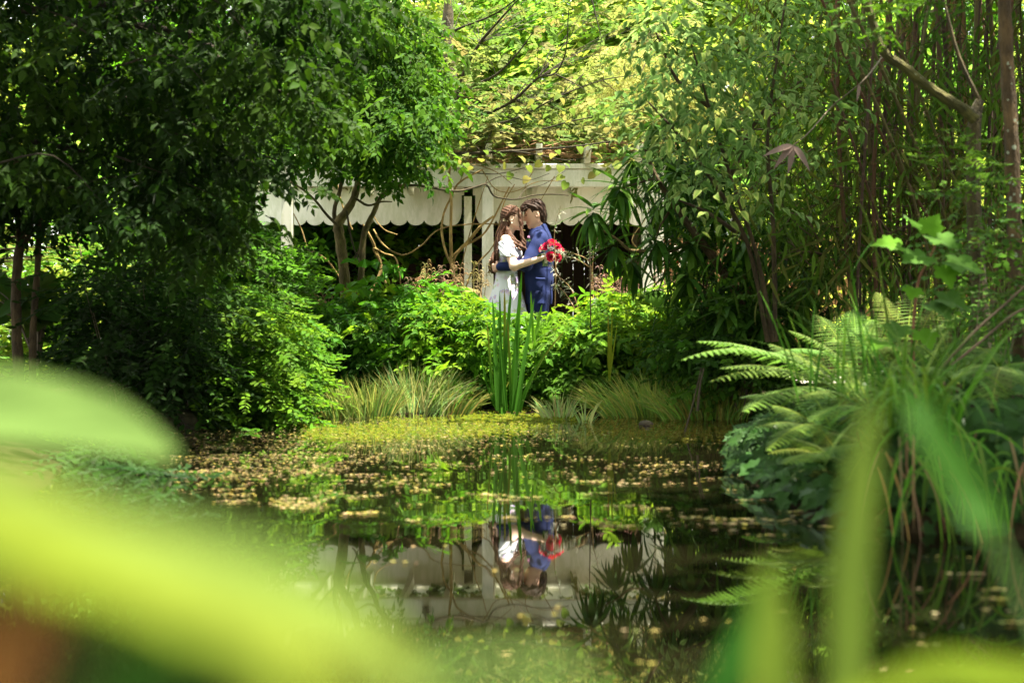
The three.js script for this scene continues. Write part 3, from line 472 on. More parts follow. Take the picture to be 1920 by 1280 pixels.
// ---- bride
const bride = thing('person', V(BASE.x - 0.19, 0, BASE.z), 'person in a white off-shoulder dress with lilac flowers and long curled brown hair', 'person');
const GRIP = [0.155, 1.238, 0.365];
{
  const hd = head([-0.138, 1.615, 0], 1, 0.12, 0.92, 0.95), sk = [0.64, 0.42, 0.32], nk = [[-0.19, 1.42, 0], [-0.155, 1.545, 0]], S0 = [-0.2, 1.405], el = [[-0.125, 1.165, 0.31], [-0.08, 1.22, -0.27]], wr = [[0.095, 1.225, 0.355], [0.14, 1.36, -0.24]];
  const leg = (s) => union(0.03, capsule([-0.19, 0.9, 0.085 * s], [-0.18, 0.5, 0.08 * s], 0.085, 0.055), capsule([-0.18, 0.5, 0.08 * s], [-0.2, 0.15, 0.08 * s], 0.053, 0.034), capsule([-0.2, 0.13, 0.08 * s], [-0.09, FOOT + 0.03, 0.085 * s], 0.034, 0.024));
  const arm = (i, s) => union(0.02, capsule([S0[0], S0[1], 0.15 * s], el[i], 0.047, 0.04), capsule(el[i], wr[i], 0.039, 0.0235));
  const torso = union(0.06, ball([-0.185, 1.29, 0], [0.09, 0.15, 0.135]), ball([-0.12, 1.285, 0.055], [0.062, 0.06, 0.058]), ball([-0.12, 1.285, -0.055], [0.062, 0.06, 0.058]), ball([-0.195, 1.1, 0], [0.08, 0.12, 0.11]), ball([-0.2, 0.95, 0], [0.11, 0.12, 0.15]), capsule([-0.2, 1.4, -0.12], [-0.2, 1.4, 0.12], 0.045));
  const bodyF = union(0.03, torso, capsule(nk[0], nk[1], 0.05, 0.045), leg(1), leg(-1), arm(0, 1), arm(1, -1));
  const g1 = surface(bodyF, [-0.36, FOOT, -0.34], [0.2, 1.56, 0.42], 0.0105, skin(null, sk)), g2 = surface(union(0.02, hd.f, capsule(nk[0], nk[1], 0.05, 0.045)), [-0.27, 1.48, -0.1], [-0.0, 1.76, 0.1], 0.004, skin(hd, sk, [0.5, 0.16, 0.16]));
  const hands = [[wr[0], [0.95, 0.25, 0.05], [0.1, 0.3, 1], [0.3, -0.6, -0.9]], [wr[1], [0.8, 0.3, 0.3], [0, 1, 0.3], [0.5, 0, 1]]].map(([w, f, s, c]) => { const [lo, hi] = around([w[0] + f[0] * 0.06, w[1] + f[1] * 0.06, w[2]], 0.125); return surface(handField(w, f, s, c, 0.92), lo, hi, 0.0032, skin(null, sk)); });
  joined(bride, 'body', [g1, g2, ...hands], skinMat);
  // dress: bodice, off-shoulder band and long gathered skirt, printed with lilac and green sprigs
  const R = rng(51), motif = Array.from({ length: 420 }, () => ({ a: R.r(-3.2, 3.2), y: R.r(0.1, 1.4), r: R.r(0.014, 0.03), k: R() }));
  const print = (x, y, z) => {
    const a = Math.atan2(z, x + 0.19), rad = Math.max(0.12, Math.hypot(z, x + 0.19)); let c = [0.64, 0.65, 0.7];
    for (const m of motif) { const dx = (a - m.a) * rad, dy = y - m.y, d = Math.hypot(dx, dy); if (d < m.r) { const pet = 0.7 + 0.3 * Math.cos(Math.atan2(dy, dx) * 5); if (d < m.r * pet) c = m.k < 0.45 ? [0.42, 0.3, 0.62] : m.k < 0.8 ? [0.42, 0.5, 0.28] : [0.62, 0.48, 0.66]; if (d < m.r * 0.22) c = [0.6, 0.5, 0.2]; } }
    return c;
  };
  const skirtF = (x, y, z) => { const t = clamp((1.11 - y) / 1.02, 0, 1), th = Math.atan2(z, x + 0.19), fold = (0.016 * Math.cos(th * 13 + Math.sin(y * 5)) + 0.01 * Math.cos(th * 7 + 1.3 + y * 2)) * smooth(0, 0.5, t), rx = lerp(0.088, 0.34, Math.pow(t, 0.9)) + fold, rz = lerp(0.118, 0.38, Math.pow(t, 0.85)) + fold; return Math.max((Math.hypot((x + 0.19) / rx, z / rz) - 1) * Math.min(rx, rz) * 0.8, y - 1.12, FOOT + 0.005 - y); };
  const bod = union(0.05, ball([-0.185, 1.28, 0], [0.1, 0.155, 0.145]), ball([-0.115, 1.285, 0.055], [0.068, 0.066, 0.066]), ball([-0.115, 1.285, -0.055], [0.068, 0.066, 0.066]), ball([-0.195, 1.1, 0], [0.092, 0.13, 0.122]));
  const band = (s) => (x, y, z) => { const t = clamp((1.385 - y) / 0.15, 0, 1), d = capsule([-0.2, 1.365, 0.165 * s], [-0.165, 1.25, 0.235 * s], 0.066, 0.074)(x, y, z); return d + 0.004 * Math.sin((y * 1 + x * 0.55 + z * 0.3) * 150) + 0.003 * Math.sin(x * 70 + y * 60) - 0.004 * t; };
  const dressF = (x, y, z) => { let d = Math.max(bod(x, y, z), y - (1.355 + 0.06 * (x + 0.19)) + 0.006 * Math.cos(z * 60)); d = smin(d, skirtF(x, y, z), 0.03); d += 0.002 * Math.sin(y * 120) * (Math.abs(y - 1.12) < 0.04 ? 1 : 0); for (const s of [1, -1]) d = smin(d, Math.max(band(s)(x, y, z), y - (1.398 + (x + 0.2) * 0.1), 1.245 - y - (x + 0.17) * 0.15), 0.012); return d; };
  worn(bride, 'dress', dressF, [-0.62, FOOT, -0.46], [0.24, 1.44, 0.46], 0.0105, cloth, print);
  // hair: pulled back over the ear, long curls down the back and over the shoulder
  const br = (q) => [0.07 * q, 0.034 * q, 0.021 * q], streak = (x, y, z) => br(0.8 + 0.35 * Math.abs(Math.sin(x * 75 + z * 80 + y * 12)));
  const cap = (x, y, z) => { const [a, u, w] = hd.L(x, y, z); let d = union(0.02, ball([-0.014, 0.03, 0], [0.104, 0.1, 0.085]), ball([-0.05, -0.02, 0], [0.066, 0.085, 0.072]))(a, u, w) + 0.0022 * Math.sin(u * 190 + a * 110) + 0.0015 * Math.sin(w * 230 + a * 90); d = -smin(-d, Math.max(0.048 - a + Math.max(0, u - 0.02) * 0.35, u - 0.098 + Math.abs(w) * 0.2), 0.012); d = -smin(-d, Math.max(Math.hypot(a + 0.008, u + 0.014) - 0.03, 0.055 - Math.abs(w)), 0.006); return Math.max(d, -u - 0.11); };
  const locks = [], lock = (pts, r0, r1, k) => { for (let i = 0; i + 1 < pts.length; i++) { const a = pts[i], e = pts[i + 1], f = capsule(a, e, lerp(r0, r1, i / (pts.length - 1)), lerp(r0, r1, (i + 1) / (pts.length - 1))); f.y = (a[1] + e[1]) / 2; f.x = (a[0] + e[0]) / 2; f.z = (a[2] + e[2]) / 2; f.R = Math.hypot(a[0] - e[0], a[1] - e[1], a[2] - e[2]) / 2 + Math.max(r0, r1); locks.push(f); } };
  const wavy = (from, to, n, amp, ph) => Array.from({ length: n * 2 + 1 }, (_, i) => { const t = i / n / 2; return [lerp(from[0], to[0], t) + amp * Math.sin(t * 15 + ph) * t, lerp(from[1], to[1], t), lerp(from[2], to[2], t) + amp * Math.cos(t * 15 + ph) * t]; });
  for (let i = 0; i < 9; i++) lock(wavy([-0.215 + 0.01 * R.g(), 1.585, 0.012 * (i - 4)], [-0.315 + 0.03 * R.g(), 1.14 + 0.05 * R.g(), 0.02 * (i - 4) + 0.02], 14, 0.014, i * 1.7), 0.019, 0.011);
  for (let i = 0; i < 4; i++) lock([[-0.2, 1.57 - 0.012 * i, 0.06], [-0.19 + 0.004 * i, 1.5, 0.082], ...wavy([-0.175 + 0.01 * i, 1.45, 0.1], [-0.125 + 0.03 * i, 1.32 + 0.02 * R.g(), 0.155 - 0.006 * i], 12, 0.011, i * 2.1)], 0.011, 0.008);
  for (let i = 0; i < 3; i++) lock([...wavy([-0.085, 1.69, 0.066], [-0.066, 1.53, 0.076 + 0.003 * i], 5, 0.006, i), ...wavy([-0.066, 1.53, 0.078], [-0.05 + 0.018 * i, 1.32, 0.125], 8, 0.012, i * 2)], 0.008, 0.009);
  const lockBox = [[-0.38, 1.05, -0.13], [0.0, 1.78, 0.2]], hairAll = (x, y, z) => { let d = cap(x, y, z); for (const l of locks) { const q = d + 0.006 + l.R, dy = y - l.y; if (q > 0 && dy < q && dy > -q) { const dx = x - l.x, dz = z - l.z; if (dx * dx + dy * dy + dz * dz < q * q) d = smin(d, l(x, y, z), 0.006); } } return d + 0.0012 * Math.sin(x * 260 + y * 60 + z * 240); };
  worn(bride, 'hair', hairAll, lockBox[0], lockBox[1], 0.0052, hairMat, streak);
  { // flyaway strands
    const b = new B(), R = rng(44), st = (p, r, k) => tube(b, p.map((q) => V(...q).add(BASE)), [r, r, r * 0.4], 4, br(k));
    for (let i = 0; i < 26; i++) { const w = R.r(0.02, 0.085), x = -0.21 + R.g() * 0.015, k = R.r(0.7, 1.7); st([hd.at(R.r(0.0, 0.06), R.r(0.08, 0.115), w * 0.9), hd.at(R.r(-0.06, -0.02), R.r(0.02, 0.05), w + 0.014), hd.at(-0.1, R.r(-0.06, -0.01), w * 0.7)], 0.003, k); }
    for (let i = 0; i < 22; i++) { const x = -0.22 - R() * 0.06, z = R.r(-0.06, 0.11), y = R.r(1.3, 1.5); st([[x + 0.03, y + 0.12, z * 0.8], [x - R() * 0.03, y, z + R.g() * 0.02], [x - 0.02 + R.g() * 0.03, y - R.r(0.1, 0.22), z + R.g() * 0.03]], 0.0032, R.r(0.7, 1.6)); }
    part(bride, 'hair', b.geo(), hairMat);
  }
  const e = V(...hd.at(-0.014, -0.052, 0.079)).add(BASE), er = new THREE.SphereGeometry(0.007, 8, 6).translate(e.x, e.y, e.z); const er2 = new THREE.SphereGeometry(0.004, 8, 6).translate(e.x, e.y + 0.01, e.z);
  part(bride, 'earring', mergeGeometries([er, er2]), new THREE.MeshPhysicalMaterial({ color: C(0.8, 0.75, 0.7), roughness: 0.15, clearcoat: 1 }));
  const hb = new B(), hc = V(...hd.at(-0.075, -0.02, 0.064)).add(BASE); for (let k = 0; k < 3; k++) for (let i = 0; i < 5; i++) { const a = i * 1.257 + k; leaf(hb, hc.clone().add(V(0.012 * (k - 1), 0.012 * R.g(), 0.006)), V(Math.cos(a), Math.sin(a), 0.4), V(0, 0, 1), 0.013, 0.011, { n: 2, prof: round, c: [0.75, 0.65, 0.45] }); }
  part(bride, 'hair_clip', hb.geo(), M.matte);
}
// ---- bouquet held behind the groom's back
{
  const c0 = V(GRIP[0] + BASE.x, GRIP[1] + BASE.y, GRIP[2] + BASE.z), R = rng(61), o = thing('bouquet', c0, 'round bouquet of red roses and tiny white flowers held behind the navy jacket', 'bouquet');
  const rose = (at, size, col, face) => {
    const b = new B(), n = face.clone().normalize(), u = V(0, 0, 0).crossVectors(n, V(0.3, 1, 0.2)).normalize(), w = V(0, 0, 0).crossVectors(n, u);
    for (let i = 0; i < 19; i++) {
      const k = i / 19, a = i * 2.2, open = lerp(0.1, 1.25, k), dir = n.clone().multiplyScalar(Math.cos(open)).addScaledVector(u, Math.sin(open) * Math.cos(a)).addScaledVector(w, Math.sin(open) * Math.sin(a)), q = R.r(0.75, 1.1) * lerp(0.75, 1.1, k);
      leaf(b, at.clone().addScaledVector(n, -size * 0.1 * k), dir, n.clone().addScaledVector(u, 0.2), size * lerp(0.45, 0.72, k), size * lerp(0.5, 1.0, k), { n: 4, prof: oblong, fold: 0.5, bend: lerp(-0.7, 0.35, k), c: col.map((x) => x * q), tip: col.map((x) => Math.min(1, x * q * 1.25)) });
    }
    return b.geo();
  };
  const red = [0.66, 0.016, 0.07]; const cen = c0.clone().add(V(0.04, 0.045, 0.015));
  for (const [x, y, z, s] of [[-0.03, 0.045, 0.05, 0.085], [0.05, 0.045, 0.04, 0.08], [0.01, 0.08, 0.01, 0.08], [0.0, -0.04, 0.06, 0.09], [-0.07, 0.025, 0.0, 0.07], [0.055, -0.045, 0.02, 0.08], [0.085, 0.025, -0.01, 0.065]]) part(o, 'rose', rose(cen.clone().add(V(x, y, z)), s * 0.84, red.map((q) => q * R.r(0.85, 1.2)), V(x * 6, y * 5 + 0.25, z * 7 + 0.25)), M.matte);
  const wb = new B(); for (let i = 0; i < 34; i++) { const d = V(R.g(), R.g(), Math.abs(R.g()) * 0.8 + 0.2).normalize(), p = cen.clone().addScaledVector(d, R.r(0.085, 0.108)); for (let k = 0; k < 5; k++) { const a = k * 1.257; leaf(wb, p, V(Math.cos(a), Math.sin(a), 0.3), V(0, 0, 1), 0.014, 0.012, { n: 1, prof: round, c: [0.78, 0.74, 0.68] }); } tube(wb, [cen, p], [0.002, 0.0015], 3, [0.2, 0.25, 0.1]); }
  part(o, 'filler_flower', wb.geo(), M.matte, 'stuff');
  for (let i = 0; i < 9; i++) { const b = new B(), a = R() * 6.28; leaf(b, cen.clone().add(V(Math.cos(a) * 0.06, Math.sin(a) * 0.05, -0.01)), V(Math.cos(a), Math.sin(a), 0.1), V(0, 0, 1), 0.075, 0.035, { n: 4, c: [0.07, 0.12, 0.045], bend: 0.5 }); part(o, 'leaf', b.geo(), M.leaf); }
  const sb = new B(); for (let i = 0; i < 9; i++) { const a = i * 0.7; tube(sb, [cen.clone(), c0.clone().add(V(Math.cos(a) * 0.011, -0.02, Math.sin(a) * 0.011)), c0.clone().add(V(-0.01 + Math.cos(a) * 0.02, -0.075, Math.sin(a) * 0.02))], [0.004, 0.004, 0.004], 5, [0.25, 0.35, 0.12]); }
  tube(sb, [c0.clone().add(V(0.012, 0.03, 0)), c0.clone().add(V(-0.008, -0.05, 0))], [0.016, 0.016], 8, [0.75, 0.72, 0.66]); part(o, 'stem', sb.geo(), M.matte);
}
// ---------------------------------------------------------------- trees
function trunk(parent, name, pts, rad, sides = 10, mat = M.bark, col = W1) { const b = new B(); tube(b, pts, rad, sides, col, 0, 0.14); return part(parent, name, b.geo(), mat); }
const ground = (x, z) => V(x, height(x, z), z);
function limbs(parent, name, from, tos, r0, R, mat = M.twig, sag = 0.1) { const b = new B(), tone = mat === M.bark ? [0.3, 0.26, 0.22] : W1; for (const t of tos) { const f = typeof from === 'function' ? from(t) : from, m = f.clone().lerp(t, 0.5).add(V(R.g() * sag, R.r(0, sag * 1.5), R.g() * sag)); tube(b, [f, m, t], [r0, r0 * 0.55, r0 * 0.2], 5, tone); } return part(parent, name, b.geo(), mat, 'stuff'); }
const PAL = {
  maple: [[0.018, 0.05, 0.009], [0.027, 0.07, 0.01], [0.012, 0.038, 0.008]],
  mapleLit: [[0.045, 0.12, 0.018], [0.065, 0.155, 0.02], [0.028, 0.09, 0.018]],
  yellow: [[0.16, 0.19, 0.08], [0.125, 0.18, 0.07], [0.2, 0.19, 0.11], [0.09, 0.16, 0.05]],
  shrub: [[0.07, 0.21, 0.018], [0.1, 0.26, 0.02], [0.05, 0.16, 0.02], [0.15, 0.3, 0.03]],
  hyper: [[0.09, 0.24, 0.025], [0.13, 0.28, 0.03], [0.06, 0.18, 0.03]],
  varieg: [[0.08, 0.19, 0.1], [0.12, 0.25, 0.15], [0.055, 0.14, 0.06]],
  back: [[0.2, 0.36, 0.06], [0.27, 0.4, 0.07], [0.14, 0.3, 0.06], [0.34, 0.42, 0.09]],
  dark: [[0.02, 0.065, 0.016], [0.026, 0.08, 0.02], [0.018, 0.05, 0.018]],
  bamboo: [[0.055, 0.13, 0.035], [0.08, 0.17, 0.04], [0.09, 0.11, 0.05]],
};
// far trees that close the view
{
  const R = rng(71), G = 'sunlit trees closing the view behind the garden';
  const far = [
    [-900, 23, 3.2, PAL.back, 'tall pale green tree at the far left edge beyond the maple'], [-300, 20, 3.0, PAL.back, 'sunlit tree far behind the dark maple on the left'], [330, 24, 3.3, PAL.shrub, 'green tree far behind, between maple and pergola'],
    [740, 26, 3.4, PAL.yellow, 'yellow-green tree far behind the left end of the pergola'], [1040, 23, 3.0, PAL.back, 'light green tree straight behind the pergola'], [1385, 21, 2.7, PAL.back, 'tall tree with a thick pale brown trunk right of the pergola'],
    [1750, 24, 3.2, PAL.shrub, 'leafy tree far behind the bamboo'], [2250, 21, 3.2, PAL.back, 'bright green tree beyond the right edge of the bamboo'], [560, 19.8, 2.2, PAL.shrub, 'bushy green tree over the dark shelter wall'],
  ];
  far.forEach(([px, d, r, pal, label], i) => {
    const base = P(px, 640, d); base.y = 0.1; const o = thing('tree', base, label, 'tree', G), h = i === 8 ? 3.4 : 5.2;
    const tr = i === 5 ? 0.19 : 0.13; trunk(o, 'trunk', [base, base.clone().add(V(0.1, h * 0.5, 0)), base.clone().add(V(0, h * 1.2, 0))], [tr, tr * 0.9, tr * 0.4], 12, M.bark, i === 5 ? [2.2, 2.0, 1.9] : W1);
    const cs = [...mound(base.clone().add(V(0, h * 0.62, 0)), [r, h * 0.72, r * 0.8], 200, R, 0.5), ...mound(base.clone().add(V(0, 0.3, 0)), [r * 0.9, h * 0.6, r * 0.6], i === 5 ? 30 : 90, R, 0.6)];
    limbs(o, 'limb', (t) => V(base.x, Math.min(t.y * 0.7 + 0.4, h), base.z), cs.slice(0, 30), 0.05, R, M.bark, 0.3);
    instanced(o, 'crown', S.back, M.thin, sprays(cs, { per: 14, rad: [0.45, 0.3, 0.45], size: [0.45, 0.7], pal, droop: 0.25, clumpVar: 0.3 }, R));
  });
  // hedge and low sunny shrubs that close the gaps at ground level
  for (const [px0, px1, d, h, pal, label] of [[-500, 260, 15.5, 2.6, PAL.back, 'sunny low shrubs at the far left behind the thin dark stems'], [160, 560, 17.5, 2.4, PAL.shrub, 'shrubs behind the left post of the pergola'], [1250, 1640, 19.5, 3.2, PAL.back, 'sunny shrubs behind the brown fence'], [1560, 2400, 16.5, 3.0, PAL.back, 'sunny shrubs behind the bamboo at the far right']]) {
    const a = P(px0, 640, d), b = P(px1, 640, d), o = thing('shrub', V((a.x + b.x) / 2, 0.1, -d), label, 'shrub'), cs = []; for (let i = 0; i < 80; i++) cs.push(V(lerp(a.x, b.x, R()), R.r(0.2, h) * (0.7 + 0.3 * Math.sin(i)), -d + R.g() * 0.7));
    limbs(o, 'stem', (t) => V(t.x + R.g() * 0.2, 0.1, t.z), cs.slice(0, 24), 0.02, R); instanced(o, 'foliage', S.back, M.thin, sprays(cs, { per: 14, rad: [0.35, 0.3, 0.35], size: [0.35, 0.55], pal, clumpVar: 0.3 }, R));
  }
  // yellow feathery maple behind the right end of the pergola
  { const c = P(1215, 165, 17.2), base = V(c.x, 0.1, c.z), o = thing('tree', base, 'golden feathery-leaved maple glowing behind the right end of the pergola', 'tree'); trunk(o, 'trunk', [base, V(c.x - 0.15, 1.6, c.z), V(c.x + 0.1, 3, c.z)], [0.07, 0.06, 0.03], 8);
    const cs = mound(c.clone().add(V(0, -0.4, 0)), [0.85, 0.9, 0.7], 70, R, 0.3); limbs(o, 'limb', V(c.x, 2.4, c.z), cs.slice(0, 20), 0.02, R); instanced(o, 'crown', S.acer, M.thin, sprays(cs, { per: 14, rad: [0.2, 0.16, 0.2], size: [0.24, 0.36], pal: [[0.46, 0.45, 0.26], [0.38, 0.42, 0.2]], droop: 0.3 }, R)); }
}
// the yellow-leaved tree over the pergola
{
  const R = rng(81), base = P(852, 640, 19.7).setY(0.1), o = thing('tree', base, 'tree with dark wavy branches and yellow-green heart-shaped leaves spreading over the pergola', 'tree');
  const poly = [[690, -90], [1270, -90], [1275, 60], [1235, 190], [1230, 285], [1120, 318], [960, 300], [800, 312], [770, 200], [700, 60]];
  const q = (l, d) => l.map(([x, y], i) => P(x, y, Array.isArray(d) ? lerp(d[0], d[1], i / (l.length - 1)) : d));
  trunk(o, 'trunk', [base, ...q([[852, 420], [846, 300], [850, 200], [838, 95], [842, 0], [850, -80]], 19.7)], [0.1, 0.1, 0.09, 0.1, 0.1, 0.07, 0.05], 9, M.bark, [0.45, 0.42, 0.4]);
  const br = [[[[846, 330], [800, 345], [777, 317], [800, 300], [850, 289], [905, 286], [960, 283], [1020, 279], [1080, 274], [1150, 264]], [14.3, 12.4], 0.02], [[[960, 283], [1010, 290], [1060, 300], [1100, 296]], 12.9, 0.009], [[[846, 300], [830, 325], [870, 322], [930, 326], [1000, 310]], [14.3, 13], 0.009], [[[850, 200], [872, 130], [900, 80], [930, 45], [975, -5]], [14.3, 13.2], 0.022], [[[845, 120], [800, 92], [850, 58], [930, 25], [990, -20]], [14.3, 13], 0.018], [[[850, 190], [880, 165], [930, 140], [970, 100], [1000, 60]], [14.3, 12.8], 0.016], [[[850, 210], [900, 215], [960, 190], [1010, 145], [1040, 138], [1060, 100], [1066, 20]], [14.3, 12.8], 0.016], [[[1040, 138], [1075, 155], [1100, 170]], 12.8, 0.008], [[[848, 230], [810, 205], [775, 160], [770, 90], [780, 20]], [14.3, 13.4], 0.016], [[[850, 215], [900, 190], [840, 180], [790, 190], [760, 175]], [14.3, 13.2], 0.01], [[[1105, -20], [1120, 40], [1130, 80]], 12.6, 0.008], [[[848, 260], [900, 245], [980, 250], [1080, 225], [1160, 215]], [14.3, 12.6], 0.012], [[[848, 270], [880, 240], [960, 225], [1050, 180], [1130, 150], [1200, 140]], [14.3, 12.8], 0.011]];
  const pts = []; for (const [l, d, r] of br) { const w = q(l, d); pts.push(...w.slice(2)); trunk(o, 'branch', w, [r, r * 0.85, r * 0.6, r * 0.3], 6, M.bark, [0.4, 0.38, 0.36]); }
  const cs = [...spots(poly, 12.8, 16.5, 125, R), ...spots([[790, 205], [1230, 175], [1225, 290], [1100, 300], [960, 290], [800, 296]], 12.5, 15, 75, R)].filter((c) => { const k = (c.y - 1.2) / 0.93; return Math.hypot(c.x - 0.12 - 0.24 * k, c.z + 12.75 - 0.05 * k) > 0.75 || R() < 0.2; });
  limbs(o, 'twig', (t) => pts.reduce((m, p) => (p.distanceToSquared(t) < m.distanceToSquared(t) ? p : m)), cs.slice(0, 80), 0.005, R, M.bark, 0.16);
  instanced(o, 'crown', S.heart, M.thin, sprays(cs, { per: 9, rad: [0.24, 0.07, 0.24], size: [0.14, 0.22], pal: PAL.yellow, flat: 0.15, droop: 0.12, tilt: 0.22, clumpVar: 0.2, mix: 0.25 }, R));
  // the nearest leaves, one by one
  const gs = [0, 1, 2, 3].map((i) => { const b = new B(); lobed(b, V(0, 0, 0), V(0, 0, 1), UP, 1, HEART, { cup: 0.06 + 0.05 * i, droop: 0.1 + 0.1 * i, c: [[0.18, 0.19, 0.06], [0.14, 0.18, 0.05], [0.22, 0.2, 0.09], [0.11, 0.17, 0.05]][i] }); return b.geo(); });
  for (const p of spots([[800, 190], [1220, 170], [1240, 310], [800, 320]], 12.0, 12.6, 90, R)) piece(o, 'leaf', R.pick(gs), M.thin, basis(p, V(R.g(), -0.25 + 0.2 * R.g(), R.g()), UP.clone().add(R.v(0.35)), R.r(0.05, 0.078)));
  for (const p of spots([[1100, 300], [1160, 300], [1150, 345], [940, 340], [930, 305]], 12.0, 12.6, 14, R)) piece(o, 'leaf', R.pick(gs), M.thin, basis(p, V(R.g(), -0.6, R.g()), V(R.g() * 0.3, 0.5, 1), R.r(0.06, 0.085)));
}
// the twin-stemmed tree in front of the pergola, whose branch reaches right under the beam
{
  const R = rng(82), b0 = P(652, 690, 11.4), o = thing('tree', b0, 'twin-stemmed olive-barked tree in front of the pergola with bright green leaves', 'tree'), d = 11.4, q = (l, dd = d) => l.map(([x, y], i) => P(x, y, Array.isArray(dd) ? lerp(dd[0], dd[1], i / (l.length - 1)) : dd));
  const oc = [1.15, 1.05, 0.75];
  trunk(o, 'trunk', q([[650, 695], [648, 570], [644, 500], [636, 440], [634, 420], [650, 395], [664, 370], [672, 330], [668, 280], [690, 200], [700, 100]]), [0.046, 0.042, 0.042, 0.042, 0.04, 0.034, 0.03, 0.026, 0.024, 0.018, 0.012], 12, M.bark, oc);
  trunk(o, 'trunk', q([[670, 695], [673, 570], [678, 500], [682, 440], [690, 420], [702, 395], [712, 372], [735, 352], [760, 346]]), [0.03, 0.028, 0.026, 0.025, 0.024, 0.02, 0.017, 0.014, 0.01], 10, M.bark, oc.map((x) => x * 0.85));
  for (const [l, dd, r] of [[[[636, 430], [626, 400], [640, 340], [630, 250], [600, 160]], 11.5, 0.02], [[[634, 425], [610, 400], [590, 375], [560, 350], [520, 330]], 11.3, 0.012], [[[664, 370], [690, 385], [715, 378], [735, 378]], 11.3, 0.011], [[[690, 420], [670, 475], [660, 490]], 11.45, 0.012], [[[650, 395], [655, 430], [665, 470], [672, 488]], 11.3, 0.009], [[[735, 352], [775, 347], [810, 352], [860, 358], [890, 351], [912, 346], [925, 366], [945, 372], [972, 373], [1000, 366], [1040, 364], [1066, 366]], [11.4, 12.0], 0.0105], [[[860, 358], [900, 349], [940, 330], [990, 338], [1030, 325]], [11.8, 12.2], 0.005], [[[972, 373], [985, 355], [1020, 345], [1060, 320]], [11.9, 12.2], 0.005], [[[700, 330], [740, 280], [770, 220]], 11.3, 0.014], [[[668, 280], [620, 200], [560, 130]], 11.3, 0.013]]) trunk(o, 'branch', q(l, dd), [r, r * 0.9, r * 0.7, r * 0.45], 7, M.bark, r < 0.011 ? [0.45, 0.4, 0.35] : oc.map((x) => x * 0.7));
  const poly = [[520, -80], [745, -80], [770, 20], [800, 130], [822, 215], [795, 250], [760, 300], [735, 335], [690, 325], [660, 290], [610, 310], [560, 300], [520, 285], [560, 150]];
  const cs = [...spots(poly, 10.2, 12.2, 170, R), ...spots([[640, 180], [820, 190], [765, 310], [700, 320], [640, 280]], 9.8, 11, 40, R)];
  limbs(o, 'twig', (t) => P(lerp(670, ((t.x / -t.z) * K + 960), 0.5), lerp(330, 640 - (t.y - EYE) / -t.z * K, 0.45), 11.3), cs.slice(0, 70), 0.008, R);
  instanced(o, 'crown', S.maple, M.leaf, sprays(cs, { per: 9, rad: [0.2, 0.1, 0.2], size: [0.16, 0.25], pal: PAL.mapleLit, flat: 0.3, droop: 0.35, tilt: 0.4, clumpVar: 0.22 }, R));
}
// the big dark maple that overhangs the pond on the left
{
  const R = rng(83), base = ground(-4.6, -8.2), o = thing('tree', base, 'big dark maple overhanging the left side of the pond', 'tree');
  const top = V(-3.9, 3.6, -8); trunk(o, 'trunk', [base, V(-4.5, 1.2, -8.2), V(-4.1, 2.5, -8.1), top], [0.16, 0.14, 0.11, 0.08], 12, M.bark, [0.5, 0.45, 0.4]);
  const poly = [[-420, -160], [560, -160], [620, 0], [630, 120], [590, 230], [535, 300], [490, 370], [420, 460], [330, 495], [250, 450], [170, 385], [100, 345], [-60, 330], [-420, 400]];
  const cs = [...spots(poly, 6.2, 9.6, 270, R), ...spots([[-300, -100], [420, -100], [400, 330], [200, 380], [-300, 300]], 6.5, 10, 60, R)];
  for (const [l, dd, r] of [[[[-200, 120], [60, 60], [280, 50], [420, 100], [500, 160], [600, 200]], [8, 7.4], 0.03], [[[-200, 60], [150, 10], [300, 20], [370, 75], [450, 140]], [8, 7.2], 0.025], [[[-250, 250], [30, 260], [220, 300], [380, 330], [500, 345]], [8, 7.6], 0.022], [[[-250, 150], [100, 150], [260, 200], [400, 260], [520, 300]], [8, 7.4], 0.02]]) trunk(o, 'branch', l.map(([x, y], i) => P(x, y, lerp(dd[0], dd[1], i / (l.length - 1)))), [r, r * 0.8, r * 0.5, r * 0.25], 6, M.bark, [0.16, 0.13, 0.11]);
  limbs(o, 'twig', (t) => t.clone().add(V(-0.5, 0.2, 0.1)), cs.slice(0, 110), 0.006, R, M.bark, 0.12);
  instanced(o, 'crown', S.maple, M.leaf, sprays(cs, { per: 12, rad: [0.2, 0.1, 0.2], size: [0.14, 0.22], pal: PAL.maple, flat: 0.3, droop: 0.4, tilt: 0.4, clumpVar: 0.25 }, R));
}
